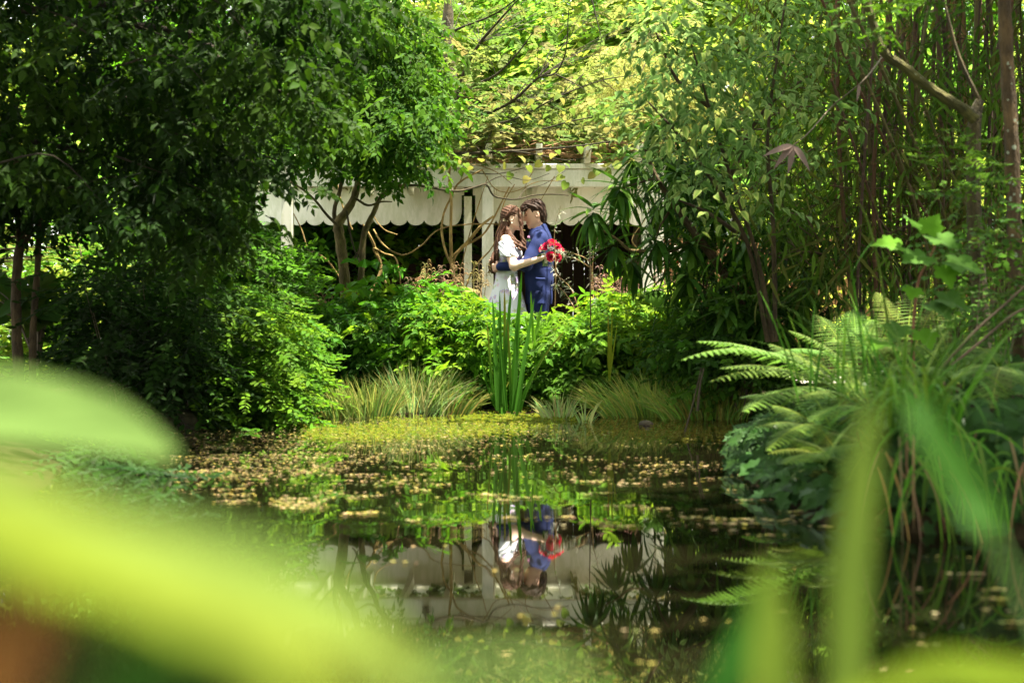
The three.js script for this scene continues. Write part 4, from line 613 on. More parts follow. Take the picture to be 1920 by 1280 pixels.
// tall trees outside the frame that shade both sides of the pond
{
  const R = rng(84), G = 'tall trees standing round the pond outside the view';
  for (const [x, y, z, rx, ry, rz, n, bx, bz, label] of [[-5.4, 5.2, -6.0, 4.0, 1.1, 4.4, 210, -8, -6, 'tall shade tree left of the pond'], [5.9, 5.4, -3.2, 3.4, 1.0, 2.3, 130, 8.5, -6, 'tall shade tree right of the pond'], [5.7, 5.3, -8.4, 3.3, 0.9, 1.9, 150, 8.5, -9, 'tall shade tree beyond the bamboo'], [-6.5, 4.2, 4.5, 4.2, 3.6, 2.2, 150, -6.5, 5, 'tall tree behind the left bank'], [6.2, 4.2, 4.0, 4.0, 3.6, 2.2, 140, 6.5, 5, 'tall tree behind the right bank']]) {
    const base = V(bx, 0.1, bz), o = thing('tree', base, label, 'tree', G); trunk(o, 'trunk', [base, V(bx * 0.95, 2.5, bz), V(lerp(bx, x, 0.5), y, lerp(bz, z, 0.5))], [0.25, 0.2, 0.1], 10);
    const cs = []; for (let i = 0; i < n; i++) { const a = R() * 6.283, k = Math.sqrt(R()); cs.push(V(x + Math.cos(a) * rx * k, y + R.g() * ry, z + Math.sin(a) * rz * k)); }
    instanced(o, 'crown', S.back, M.leaf, sprays(cs, { per: 14, rad: [0.55, 0.25, 0.55], size: [0.6, 0.9], pal: PAL.dark, flat: 0.25 }, R));
  }
}
// thin dark stems at the far left with big round leaves and a fir bough in the sun behind
{
  const R = rng(85);
  const stems = [[[[34, 700], [30, 620], [30, 520], [38, 440], [36, 380], [30, 300]], 0.032, 'curved dark stem nearest the left edge'], [[[60, 710], [62, 600], [70, 500], [72, 430], [78, 360]], 0.022, 'slimmer dark stem just right of the leftmost one'], [[[34, 480], [50, 450], [60, 420], [66, 380]], 0.014, null]];
  let last = null;
  for (const [l, r, label] of stems) { const w = l.map(([x, y]) => P(x, y, 8)); if (label) { w.unshift(ground(w[0].x, w[0].z)); last = thing('sapling', w[0], label + ', below the maple', 'tree'); trunk(last, 'trunk', w, [r, r * 0.9, r * 0.8, r * 0.6], 9, M.bark, [0.6, 0.5, 0.42]); } else trunk(scene.children.find((c) => c.name === 'sapling'), 'branch', w, [r, r * 0.7], 7, M.bark, [0.5, 0.42, 0.36]); }
  scene.children.filter((c) => c.name.startsWith('sapling')).forEach((o, i) => instanced(o, 'crown', S.maple, M.leaf, sprays(spots([[-60, 330], [140, 330], [130, 420], [-60, 430]], 7.6, 8.4, 16, R), { per: 6, rad: [0.12, 0.1, 0.12], size: [0.16, 0.22], pal: PAL.dark }, R)));
  const fb = V(-6.6, 0.1, -13.4), fir = thing('fir_tree', fb, 'fir tree with sunlit yellow-green boughs at the far left', 'tree'); trunk(fir, 'trunk', [fb, V(-6.6, 2, -13.4), V(-6.6, 4.5, -13.4)], [0.12, 0.1, 0.03], 10);
  for (const [x0, y0, x1, y1] of [[-150, 470, 60, 425], [-150, 480, 135, 440], [-150, 500, 140, 462], [-150, 520, 135, 478], [-150, 540, 90, 480], [-200, 430, 20, 400], [-200, 560, 100, 520]]) { const a = P(x0, y0, 12.8), e = P(x1, y1, 12), mid = a.clone().lerp(e, 0.5).add(V(0, 0.06, 0)); const b = new B(); tube(b, [a, mid, e], [0.016, 0.011, 0.004], 5, [0.8, 0.7, 0.5]); const bough = part(fir, 'bough', b.geo(), M.twig); const ls = [];
    for (let i = 0; i < 26; i++) { const t = Math.pow(R(), 0.7), p = t < 0.5 ? a.clone().lerp(mid, t * 2) : mid.clone().lerp(e, t * 2 - 1), dir = e.clone().sub(a).normalize().multiplyScalar(0.8).add(V(R.g() * 0.3, -0.1, R.g() * 1)); ls.push({ m: basis(p, dir, UP.clone().add(R.v(0.2)), R.r(0.2, 0.36)), c: jit(R.pick([[0.2, 0.3, 0.03], [0.28, 0.33, 0.035], [0.12, 0.22, 0.03]]), R) }); }
    instanced(bough, 'needles', S.fir, M.matte, ls); }
  const bl = thing('shrub', ground(-2.75, -7.9), 'large-leaved dark shrub between the thin stems on the left', 'shrub'), g = [0, 1, 2].map((i) => { const b = new B(); lobed(b, V(0, 0, 0), V(0, 0, 1), UP, 1, HEART, { cup: 0.1 + 0.05 * i, droop: 0.2 + 0.1 * i, c: [0.035 + 0.01 * i, 0.11, 0.03] }); return b.geo(); });
  const bs = new B(), o0 = P(70, 690, 8.3); for (const p of spots([[-20, 500], [110, 520], [110, 610], [-20, 620]], 8.1, 8.6, 34, R)) { piece(bl, 'leaf', R.pick(g), M.leaf, basis(p, V(R.g(), -0.4, 0.5 + R.g()), V(R.g() * 0.5, 1, 0.6), R.r(0.12, 0.18))); tube(bs, [o0, p.clone().lerp(o0, 0.4).add(V(0, 0.1, 0)), p], [0.006, 0.005, 0.003], 4); } part(bl, 'stem', bs.geo(), M.twig, 'stuff');
}
// ---------------------------------------------------------------- shrubs, right to left along the banks
function shrub(name, label, cat, pxs, dist, o, R, group) {             // foliage in the volumes seen through outlines; stems rise from the ground below
  const cs = []; for (const [poly, d0, d1, n] of pxs) cs.push(...spots(poly, d0, d1, n, R)); const xs = cs.map((c) => c.x), mx = xs.reduce((a, b) => a + b) / xs.length, base = ground(mx, -dist), t = thing(name, base, label, cat, group);
  for (const c of cs) c.y = Math.max(c.y, height(c.x, c.z) + 0.04);
  if (!o.noStem) limbs(t, 'stem', (c) => ground(lerp(mx, c.x, 0.6) + R.g() * 0.1, lerp(-dist, c.z, 0.6)), cs.filter((_, i) => i % 3 === 0).slice(0, o.stems ?? 60), o.stemR ?? 0.007, R, M.twig, 0.1);
  instanced(t, 'foliage', o.spray, o.mat ?? M.leaf, sprays(cs, o, R)); return t;
}
{
  const R = rng(91), low = { per: 9, rad: [0.15, 0.1, 0.15], flat: 0.5, droop: 0.1, clumpVar: 0.25 };
  // bank of mixed leafy perennials in front of the couple
  shrub('shrub', 'dark-bodied meadow-leaved shrub with sunlit top left of the tall iris', 'shrub', [[[[690, 560], [760, 556], [860, 568], [915, 594], [915, 700], [870, 735], [740, 720], [690, 660]], 10.0, 11.6, 190]], 11, { ...low, spray: S.meadow, size: [0.16, 0.26], pal: PAL.shrub }, R);
  shrub('shrub', 'green shrub at the foot of the twin-stemmed tree', 'shrub', [[[[545, 585], [600, 575], [700, 580], [740, 640], [720, 740], [600, 770], [540, 700]], 9.9, 11.2, 170]], 10.8, { ...low, spray: S.maple, size: [0.16, 0.25], pal: [[0.045, 0.15, 0.02], [0.065, 0.19, 0.022], [0.035, 0.12, 0.02]] }, R);
  shrub('shrub', 'light green foliage mound right of the tall iris below the couple', 'shrub', [[[[985, 625], [1040, 612], [1100, 606], [1150, 625], [1150, 720], [1080, 752], [990, 750]], 10.0, 11.4, 150]], 11, { ...low, spray: S.meadow, size: [0.13, 0.22], pal: [[0.09, 0.22, 0.03], [0.12, 0.26, 0.035], [0.06, 0.17, 0.03]] }, R);
  shrub('shrub', 'yellow-green feathery shrub under the dried flower stalks right of the couple', 'shrub', [[[[1090, 575], [1160, 555], [1230, 575], [1290, 600], [1310, 680], [1280, 730], [1150, 740], [1110, 680]], 10.2, 11.8, 190]], 11.2, { ...low, spray: S.meadow, size: [0.12, 0.22], pal: [[0.13, 0.27, 0.03], [0.18, 0.31, 0.035], [0.07, 0.19, 0.025]] }, R);
  shrub('shrub', 'low dark foliage directly behind the tall iris', 'shrub', [[[[880, 605], [1010, 628], [1010, 755], [890, 750]], 10.6, 11.5, 90]], 11, { ...low, spray: S.maple, size: [0.14, 0.22], pal: PAL.shrub }, R);
  shrub('shrub', 'broad glossy-leaved plant rising above the shrubs beside the twin stems', 'plant', [[[[700, 545], [745, 535], [775, 560], [770, 610], [700, 625]], 10.4, 11, 22]], 10.8, { ...low, per: 4, spray: S.maple, mat: M.gloss, size: [0.26, 0.4], pal: [[0.05, 0.19, 0.02], [0.07, 0.22, 0.03]] }, R);
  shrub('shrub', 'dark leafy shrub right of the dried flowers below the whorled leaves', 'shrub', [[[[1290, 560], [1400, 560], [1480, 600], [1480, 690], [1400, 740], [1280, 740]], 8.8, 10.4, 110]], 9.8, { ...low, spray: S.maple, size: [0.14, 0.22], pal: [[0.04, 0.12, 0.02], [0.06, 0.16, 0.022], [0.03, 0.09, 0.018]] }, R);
  // the drooping small-leaved shrub at the left edge of the pond
  shrub('shrub', 'arching small-leaved shrub in sun that droops over the left edge of the pond', 'shrub', [[[[390, 575], [450, 540], [510, 585], [545, 650], [545, 720], [510, 785], [430, 805], [370, 760], [350, 680]], 8.2, 9.8, 300]], 9.6, { ...low, spray: S.hyper, size: [0.16, 0.25], pal: PAL.hyper, droop: 0.35, dir: V(0.5, 0, 0.5) }, R);
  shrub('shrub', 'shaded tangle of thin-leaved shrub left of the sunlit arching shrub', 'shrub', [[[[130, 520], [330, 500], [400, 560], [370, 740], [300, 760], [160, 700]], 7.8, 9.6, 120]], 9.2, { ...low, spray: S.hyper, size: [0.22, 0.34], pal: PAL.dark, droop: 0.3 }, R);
  shrub('shrub', 'narrow-leaved shrub between the maple and the left pergola post', 'shrub', [[[[330, 470], [470, 440], [508, 480], [518, 570], [460, 600], [340, 590]], 9.6, 11, 110]], 10.6, { ...low, spray: S.hyper, size: [0.22, 0.34], pal: [[0.05, 0.15, 0.025], [0.07, 0.2, 0.03], [0.04, 0.11, 0.025]] }, R);
  shrub('shrub', 'leafy sprays climbing beside the left pergola post', 'shrub', [[[[545, 460], [575, 470], [585, 540], [560, 600], [540, 560]], 11.5, 12.5, 22]], 12.4, { ...low, per: 5, rad: [0.08, 0.1, 0.08], spray: S.hyper, size: [0.18, 0.28], pal: PAL.hyper }, R);
  // weeds on the near left bank
  shrub('water_weed', 'leafy green water weed trailing into the pond at the left', 'plant', [[[[110, 850], [240, 830], [350, 900], [330, 935], [200, 925]], 4.4, 5.6, 24]], 5, { ...low, per: 5, rad: [0.07, 0.02, 0.07], spray: S.hyper, size: [0.12, 0.2], pal: [[0.018, 0.06, 0.03], [0.024, 0.075, 0.025]], stemR: 0.003 }, R);
  // variegated shrub, its twigs and nearest leaves
  const vo = shrub('shrub', 'open shrub with pale-edged variegated leaves at the upper right', 'shrub', [[[[1240, 10], [1350, -60], [1560, -60], [1580, 120], [1540, 290], [1430, 430], [1320, 410], [1260, 330], [1225, 190]], 7.4, 9.2, 95], [[[1230, 60], [1420, 30], [1430, 300], [1270, 320]], 7.6, 8.8, 30]], 8.7, { ...low, per: 3, rad: [0.15, 0.12, 0.15], spray: S.varieg, mat: M.leaf, size: [0.19, 0.27], pal: PAL.varieg, droop: 0.3, noStem: true }, R);
  for (const l of [[[1450, 640], [1420, 480], [1370, 330], [1330, 200], [1290, 60]], [[1440, 640], [1400, 450], [1330, 330], [1270, 250], [1215, 190]], [[1455, 640], [1450, 420], [1440, 260], [1460, 90], [1480, -40]], [[1370, 330], [1410, 240], [1450, 190], [1520, 140]], [[1330, 200], [1270, 150], [1230, 60]], [[1400, 450], [1330, 400], [1260, 370]]]) trunk(vo, 'branch', l.map(([x, y], i) => P(x, y, 8.6 - 0.12 * i)), [0.016, 0.013, 0.009, 0.005], 7, M.bark, [0.6, 0.5, 0.42]);
  const vg = [0, 1, 2, 3].map((i) => { const b = new B(), k = [0.085, 0.11, 0.07, 0.13][i]; leaf(b, V(0, 0, 0), V(0, 0, 1), UP, 1, 0.46, { n: 6, bend: 0.3 + 0.3 * i, fold: 0.3, c: [k, k * 2, k * 0.7], edge: [k * 2.2, k * 2.9, k * 2] }); return b.geo(); });
  for (const p of spots([[1230, 60], [1560, 60], [1540, 250], [1400, 470], [1300, 440], [1230, 260]], 7.0, 7.8, 130, R)) piece(vo, 'leaf', R.pick(vg), M.leaf, basis(p, V(R.g(), -0.5 + 0.4 * R.g(), 0.5 + R.g()), UP.clone().add(R.v(0.5)), R.r(0.055, 0.085)));
  // whorl-leaved shrub in front of the right post
  const wb = P(1410, 640, 9.2); wb.y = height(wb.x, wb.z); const wo = thing('rhododendron', wb, 'dark shrub with drooping whorls of long narrow leaves hanging before the right pergola post', 'shrub');
  const q = (l, d) => l.map(([x, y], i) => P(x, y, d)), stem = (l, d, r, c = [0.7, 0.55, 0.42]) => trunk(wo, 'branch', q(l, d), [r, r * 0.85, r * 0.65, r * 0.45], 7, M.bark, c);
  trunk(wo, 'trunk', [V(wb.x, wb.y - 0.05, wb.z), ...q([[1400, 590], [1349, 499], [1307, 443], [1265, 384], [1231, 333], [1210, 280]], 9.2)], [0.034, 0.032, 0.03, 0.026, 0.02, 0.016, 0.012], 9, M.bark, [0.62, 0.5, 0.4]);
  stem([[1430, 600], [1400, 530], [1380, 470], [1375, 400]], 9.3, 0.02); stem([[1215, 470], [1180, 468], [1160, 450], [1122, 425], [1112, 402]], 9.2, 0.011, [1.5, 1.3, 0.9]); stem([[1307, 443], [1260, 470], [1215, 470]], 9.2, 0.013); stem([[1231, 333], [1190, 345], [1160, 355]], 9.2, 0.008); stem([[1265, 384], [1240, 420], [1230, 450]], 9.2, 0.01); stem([[1349, 499], [1330, 520], [1320, 560]], 9.2, 0.01); stem([[1122, 470], [1130, 440], [1112, 402]], 9.3, 0.006, [1.5, 1.3, 0.9]);
  const wl = [0, 1, 2].map((i) => { const b = new B(); leaf(b, V(0, 0, 0), V(0, 0, 1), UP, 1, 0.17, { n: 6, prof: lance, bend: 0.35 + 0.35 * i, fold: 0.22, c: [[0.045, 0.13, 0.025], [0.065, 0.17, 0.03], [0.03, 0.1, 0.02]][i], tip: i === 1 ? [0.11, 0.2, 0.03] : undefined }); return b.geo(); });
  for (const [x, y, d, s] of [[1112, 398, 9.1, 0.27], [1162, 352, 9.2, 0.27], [1150, 462, 9.3, 0.24], [1185, 300, 9.3, 0.24], [1232, 450, 9.2, 0.27], [1185, 490, 9.4, 0.24], [1290, 520, 9, 0.27], [1320, 430, 9.4, 0.25], [1380, 470, 9.2, 0.28], [1420, 520, 9.4, 0.26], [1365, 580, 8.8, 0.27], [1440, 590, 8.8, 0.3], [1500, 560, 9, 0.28], [1470, 450, 9.6, 0.26], [1330, 350, 9.6, 0.24], [1410, 400, 9.8, 0.25], [1260, 300, 9.6, 0.22], [1540, 500, 9.4, 0.26], [1250, 380, 9.3, 0.24], [1270, 330, 9.2, 0.25], [1295, 460, 9.1, 0.26], [1345, 400, 9.2, 0.25], [1225, 230, 9.6, 0.22], [1400, 460, 9, 0.26]]) {
    const c = P(x, y, d), w = new THREE.Group(); w.name = 'leaf_whorl'; w.position.copy(c).sub(origin(wo)); wo.add(w);
    for (let i = 0; i < 25; i++) { const a = i * 2.4 + R.g() * 0.3, lift = lerp(0.6, -1.7, i / 25); piece(w, 'leaf', R.pick(wl), M.gloss, basis(c.clone().add(V(0, lerp(0.03, -0.04, i / 25), 0)), V(Math.cos(a), lift, Math.sin(a)), UP, s * R.r(0.8, 1.1))); }
  }
  instanced(wo, 'foliage', S.bamboo, M.gloss, sprays([...spots([[1290, 430], [1560, 380], [1590, 560], [1500, 640], [1330, 620]], 9.2, 10.4, 38, R), ...spots([[1240, 260], [1330, 250], [1360, 480], [1280, 480]], 9.4, 10.2, 24, R)], { per: 5, rad: [0.16, 0.14, 0.16], size: [0.3, 0.45], pal: PAL.dark, droop: 0.5 }, R));
}
// ---- bamboo thicket with a dead leaf cluster
{
  const R = rng(92), c = P(1780, 640, 9.4); c.y = height(c.x, c.z); const o = thing('bamboo', c, 'dense bamboo thicket with brown canes at the right', 'bamboo');
  const cane = (a, e, r, col) => { const b = new B(), n = 14, side = V(R.g() * 0.12, 0, R.g() * 0.12); let prev = a; for (let i = 1; i <= n; i++) { const t = i / n, p = a.clone().lerp(e, t).addScaledVector(side, Math.sin(t * 3.1)); tube(b, [prev, p], [r * 1.0, r * 0.93], 7, col, i); tube(b, [p.clone().add(V(0, -0.006, 0)), p.clone().add(V(0, 0.006, 0))], [r * 1.22, r * 1.22], 7, col.map((q) => q * 1.5)); prev = p; } part(o, 'cane', b.geo(), M.twig); };
  const cols = [[0.8, 0.5, 0.36], [0.6, 0.43, 0.33], [1.2, 0.9, 0.45], [0.45, 0.33, 0.3], [0.7, 0.75, 0.36]];
  for (let i = 0; i < 100; i++) { const px = R.r(1600, 2060), d = R.r(8.6, 10.8), a = P(px + R.g() * 30, 640, d), e = P(px + R.g() * 45, -120, d + R.g() * 0.4); a.y = height(a.x, a.z) - 0.02; cane(a, e, R.r(0.008, 0.016), R.pick(cols)); }
  for (const [x0, y0, x1, y1] of [[1800, 470, 1520, -60], [1770, 420, 1570, -40], [1740, 520, 1600, 100], [1690, 560, 1560, 150], [1850, 480, 1640, -30], [1610, 620, 1640, 80]]) { const a = P(x0, y0, 8.4), e = P(x1, y1, 8.0); a.lerp(e, -0.25); cane(a, e, R.r(0.007, 0.011), R.pick(cols)); }
  instanced(o, 'foliage', S.bamboo, M.leaf, sprays([...spots([[1440, -80], [2000, -80], [2000, 470], [1700, 520], [1560, 560], [1470, 420]], 8.2, 9.8, 130, R), ...spots([[1400, 150], [1640, 120], [1660, 480], [1480, 520]], 8.6, 10.2, 24, R)], { per: 5, rad: [0.2, 0.16, 0.2], size: [0.22, 0.38], pal: PAL.bamboo, droop: 0.5, clumpVar: 0.3 }, R));
  const tw = new B(); for (let i = 0; i < 260; i++) { const p = spots([[1430, 100], [1800, 60], [1800, 480], [1460, 520]], 8.4, 10, 1, R)[0], e = p.clone().add(V(R.g() * 0.35, R.g() * 0.18, R.g() * 0.2)); tube(tw, [p, p.clone().lerp(e, 0.5).add(R.v(0.03)), e], [0.005, 0.004, 0.002], 4, [0.7, 0.5, 0.4]); } part(o, 'twig', tw.geo(), M.twig, 'stuff');
  const g = [0, 1].map((i) => { const b = new B(); leaf(b, V(0, 0, 0), V(0, 0, 1), UP, 1, 0.2, { n: 7, prof: lance, bend: 0.5 + 0.4 * i, fold: 0.3, c: [0.22, 0.155, 0.13] }); return b.geo(); });
  const k = P(1488, 272, 7), dl = thing('dead_leaf_cluster', k, 'fan of four dead pinkish-brown leaves hanging in the bamboo', 'dead leaves'); for (const [x, y, l] of [[-0.9, -0.25, 0.17], [-0.75, -0.75, 0.16], [-0.2, -1, 0.155], [0.55, -0.8, 0.16]]) piece(dl, 'leaf', R.pick(g), M.dry, basis(k, V(x, y, 0.25), V(0, 0.5, 1), l)); piece(dl, 'leaf', g[0], M.dry, basis(P(1612, 158, 7), V(-0.15, -1, 0.2), V(0, 0.2, 1), 0.09)); { const b = new B(); tube(b, [k, P(1510, 255, 7), P(1560, 200, 7.4), P(1612, 158, 7), P(1660, 100, 8)], [0.003, 0.003, 0.004, 0.004, 0.005], 5); part(dl, 'stem', b.geo(), M.twig); }
}
// ---- two slender lichen-spotted trees at the right edge
{
  const R = rng(93), lich = (o, pts, n, r) => { const b = new B(); for (let i = 0; i < n; i++) { const j = Math.floor(R() * (pts.length - 1)), p = pts[j].clone().lerp(pts[j + 1], R()), ax = pts[j + 1].clone().sub(pts[j]).normalize(), a = R.r(-0.9, 0.9), n = V(Math.sin(a), 0.1, Math.cos(a)); n.addScaledVector(ax, -n.dot(ax)).normalize(); const s = R.r(0.006, 0.02), ring = Array.from({ length: 11 }, (_, q) => { const w = 0.5 * R.r(0.7, 1.1); return [Math.cos(q * 0.571) * w, 0.38 + Math.sin(q * 0.571) * w]; }); lobed(b, p.addScaledVector(n, r * 1.03), ax, n, s, ring, { cup: -0.5 * s / r, droop: 0, c: [0.3, 0.34, 0.24] }); } part(o, 'lichen', b.geo(), M.dry, 'stuff'); };
  const d = 5.6, q = (l, dd = d) => l.map(([x, y]) => P(x, y, dd));
  const t1 = q([[1916, 680], [1906, 560], [1902, 400], [1897, 250], [1889, 120], [1884, 0], [1880, -120]]); t1.unshift(ground(t1[0].x, -d)); const a = thing('tree', t1[0], 'slim straight tree with pale lichen spots at the right edge', 'tree'); trunk(a, 'trunk', t1, [0.034, 0.032, 0.03, 0.029, 0.028, 0.027, 0.026, 0.025], 12, M.bark, [0.6, 0.45, 0.32]); lich(a, t1.slice(2, 6), 22, 0.029);
  const t2 = q([[1845, 690], [1838, 560], [1828, 420], [1826, 320], [1830, 215], [1838, 188]], 6); t2.unshift(ground(t2[0].x, -6)); const c = thing('tree', t2[0], 'mossy forked tree whose limb leans left before the bamboo', 'tree'); trunk(c, 'trunk', t2, [0.04, 0.037, 0.034, 0.032, 0.03, 0.028, 0.02], 12, M.bark, [0.36, 0.34, 0.18]);
  const br = q([[1830, 225], [1808, 205], [1770, 182], [1735, 158], [1695, 125], [1665, 105], [1648, 80], [1640, 50], [1628, 10], [1618, -60]], 5.9); trunk(c, 'limb', br, [0.024, 0.022, 0.02, 0.019, 0.018, 0.016, 0.014], 10, M.bark, [0.5, 0.56, 0.18]); trunk(c, 'branch', q([[1838, 190], [1800, 110], [1780, 40], [1760, -40]], 6.1), [0.01, 0.008, 0.005], 6, M.bark, [0.6, 0.55, 0.4]); lich(c, br.slice(1, 5), 12, 0.0185);
  const sh = (poly, n, pal, size) => sprays(spots(poly, 5.2, 5.9, n, R), { per: 4, rad: [0.06, 0.05, 0.06], size, pal, droop: 0.0, wild: 0.9 }, R);
  instanced(c, 'crown', S.hyper, M.leaf, [...sh([[1620, -40], [1710, -20], [1720, 40], [1650, 60]], 10, PAL.mapleLit, [0.12, 0.18]), ...sh([[1740, 260], [1850, 250], [1860, 330], [1800, 380], [1770, 340]], 12, [[0.07, 0.17, 0.05], [0.1, 0.22, 0.05]], [0.1, 0.16])]);
  shrub('shrub', 'small-leaved climber with bright new shoots low on the right-hand trunks', 'shrub', [[[[1850, 380], [1930, 380], [1930, 640], [1870, 640], [1790, 420]], 5.0, 5.8, 36]], 5.6, { per: 5, rad: [0.06, 0.07, 0.06], spray: S.small, size: [0.12, 0.2], pal: [[0.06, 0.16, 0.05], [0.09, 0.2, 0.05]], stemR: 0.004 }, R);
}
// ---- right bank: ferns, sedge, vine leaves, ivy
function frond(b, base, tip, arch, wid, n, c, R) {
  const mid = base.clone().lerp(tip, 0.5).add(V(0, arch, 0)), curve = new THREE.QuadraticBezierCurve3(base, mid, tip), len = base.distanceTo(tip), pts = curve.getPoints(8); tube(b, pts, [0.0035, 0.0025, 0.001], 4, [c[0] * 1.4, c[1] * 1.1, c[2]]);
  for (let i = 0; i < n; i++) {
    const t = lerp(0.14, 0.985, i / (n - 1)), p = curve.getPoint(t), tg = curve.getTangent(t), s = V(0, 0, 0).crossVectors(UP, tg).normalize(), u = (t - 0.14) / 0.86, l = wid * Math.pow(Math.sin(Math.PI * Math.pow(lerp(0.12, 0.985, u), 0.8)), 0.75), k = R.r(0.85, 1.15), w = len / n * 0.74;
    for (const e of [1, -1]) leaf(b, p, s.clone().multiplyScalar(e).addScaledVector(tg, 0.32).add(V(0, -0.12 + R.g() * 0.06, 0)), V(0, 0, 0).crossVectors(tg, s).add(V(0, 0.4, 0)), l, w, { n: 9, bend: 0.3, fold: 0.12, c: c.map((q) => q * k * 0.85), prof: (q) => 0.5 * Math.pow(1 - q, 0.6) * (Math.round(q * 9) % 2 ? 1.0 : 0.72) + 0.01 });
  }
}
{
  const R = rng(94), ferns = [
    ['broad fern whose longest fronds reach left over the water', [1590, 745], 5.6, [[1278, 675, 5.2], [1308, 640, 5.5], [1330, 716, 5.3], [1445, 645, 5.9], [1396, 772, 5.0], [1700, 640, 5.9], [1560, 640, 6.2], [1640, 600, 6.3], [1490, 660, 6.1], [1352, 690, 5.9]], 0.12, [0.13, 0.26, 0.09]],
    ['fern with upright fronds under the vine leaves', [1700, 690], 5.9, [[1645, 548, 6.1], [1760, 570, 6.2], [1810, 575, 6.0], [1600, 640, 5.6], [1850, 640, 5.8], [1720, 545, 6.6], [1660, 660, 5.4]], 0.085, [0.14, 0.26, 0.1]],
    ['small fern just above the water beside the mossy stone', [1590, 885], 4.6, [[1480, 822, 4.4], [1440, 850, 4.5], [1492, 897, 4.3], [1530, 800, 4.7], [1470, 870, 4.2], [1600, 830, 4.4]], 0.085, [0.15, 0.24, 0.08]],
    ['fern hanging at the right edge over the ivy', [1880, 690], 4.8, [[1792, 708, 4.6], [1935, 745, 4.5], [1860, 765, 4.4], [1960, 690, 4.8], [1820, 650, 5]], 0.1, [0.12, 0.24, 0.1]],
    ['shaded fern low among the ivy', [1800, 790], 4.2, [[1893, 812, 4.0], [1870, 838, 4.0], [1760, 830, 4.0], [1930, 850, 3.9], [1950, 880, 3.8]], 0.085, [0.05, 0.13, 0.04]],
    ['light green fern on top of the bank behind the big sedge tuft', [1790, 720], 5.0, [[1700, 640, 5.2], [1760, 610, 5.4], [1830, 620, 5.3], [1890, 650, 5.1], [1720, 700, 4.7], [1660, 690, 4.9]], 0.1, [0.13, 0.25, 0.1]],
    ['fern spreading between the broad fern and the sedge', [1640, 770], 5.0, [[1540, 700, 5.0], [1500, 745, 4.8], [1590, 690, 5.3], [1520, 790, 4.6], [1680, 700, 5.2]], 0.1, [0.12, 0.24, 0.08]],
    ['fern arching out over the water in front of the mossy stone', [1560, 815], 4.9, [[1420, 800, 4.7], [1450, 760, 5.0], [1500, 730, 5.2], [1440, 845, 4.5], [1580, 740, 5.1], [1630, 770, 4.8]], 0.1, [0.13, 0.25, 0.08]],
    ['fern half hidden behind the big sedge tuft', [1650, 850], 4.3, [[1550, 810, 4.3], [1530, 860, 4.1], [1590, 900, 3.95], [1640, 780, 4.5], [1600, 800, 4.4], [1700, 800, 4.4]], 0.085, [0.11, 0.22, 0.07]],
    ['fern at the back of the bank in front of the bamboo', [1600, 690], 6.3, [[1480, 620, 6.3], [1530, 590, 6.6], [1600, 580, 6.6], [1660, 590, 6.5], [1430, 670, 6.0], [1700, 620, 6.4]], 0.11, [0.12, 0.24, 0.09]],
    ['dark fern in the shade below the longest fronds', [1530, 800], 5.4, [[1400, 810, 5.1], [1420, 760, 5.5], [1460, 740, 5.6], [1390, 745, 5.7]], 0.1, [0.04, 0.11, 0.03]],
  ];
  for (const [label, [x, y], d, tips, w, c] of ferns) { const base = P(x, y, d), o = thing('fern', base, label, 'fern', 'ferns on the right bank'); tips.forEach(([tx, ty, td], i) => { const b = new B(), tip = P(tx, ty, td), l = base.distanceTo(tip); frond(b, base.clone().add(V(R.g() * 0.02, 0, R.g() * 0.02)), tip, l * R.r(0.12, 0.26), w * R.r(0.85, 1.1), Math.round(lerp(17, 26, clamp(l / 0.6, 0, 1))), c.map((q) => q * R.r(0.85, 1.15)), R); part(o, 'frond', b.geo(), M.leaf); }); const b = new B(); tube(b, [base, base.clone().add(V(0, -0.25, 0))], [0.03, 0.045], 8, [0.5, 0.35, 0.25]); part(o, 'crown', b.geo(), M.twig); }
}
const grassy = (o, name, specs, R, mat, pal, kind) => { for (const [p, dir, up, len, wid, bend] of specs) { const b = new B(), c = R.pick(pal).map((q) => q * R.r(0.8, 1.2)); leaf(b, p, dir, up, len, wid, { n: 9, prof: blade, bend, fold: 0.2, c, down: V(0, -1, 0) }); part(o, name, b.geo(), mat, kind); } };
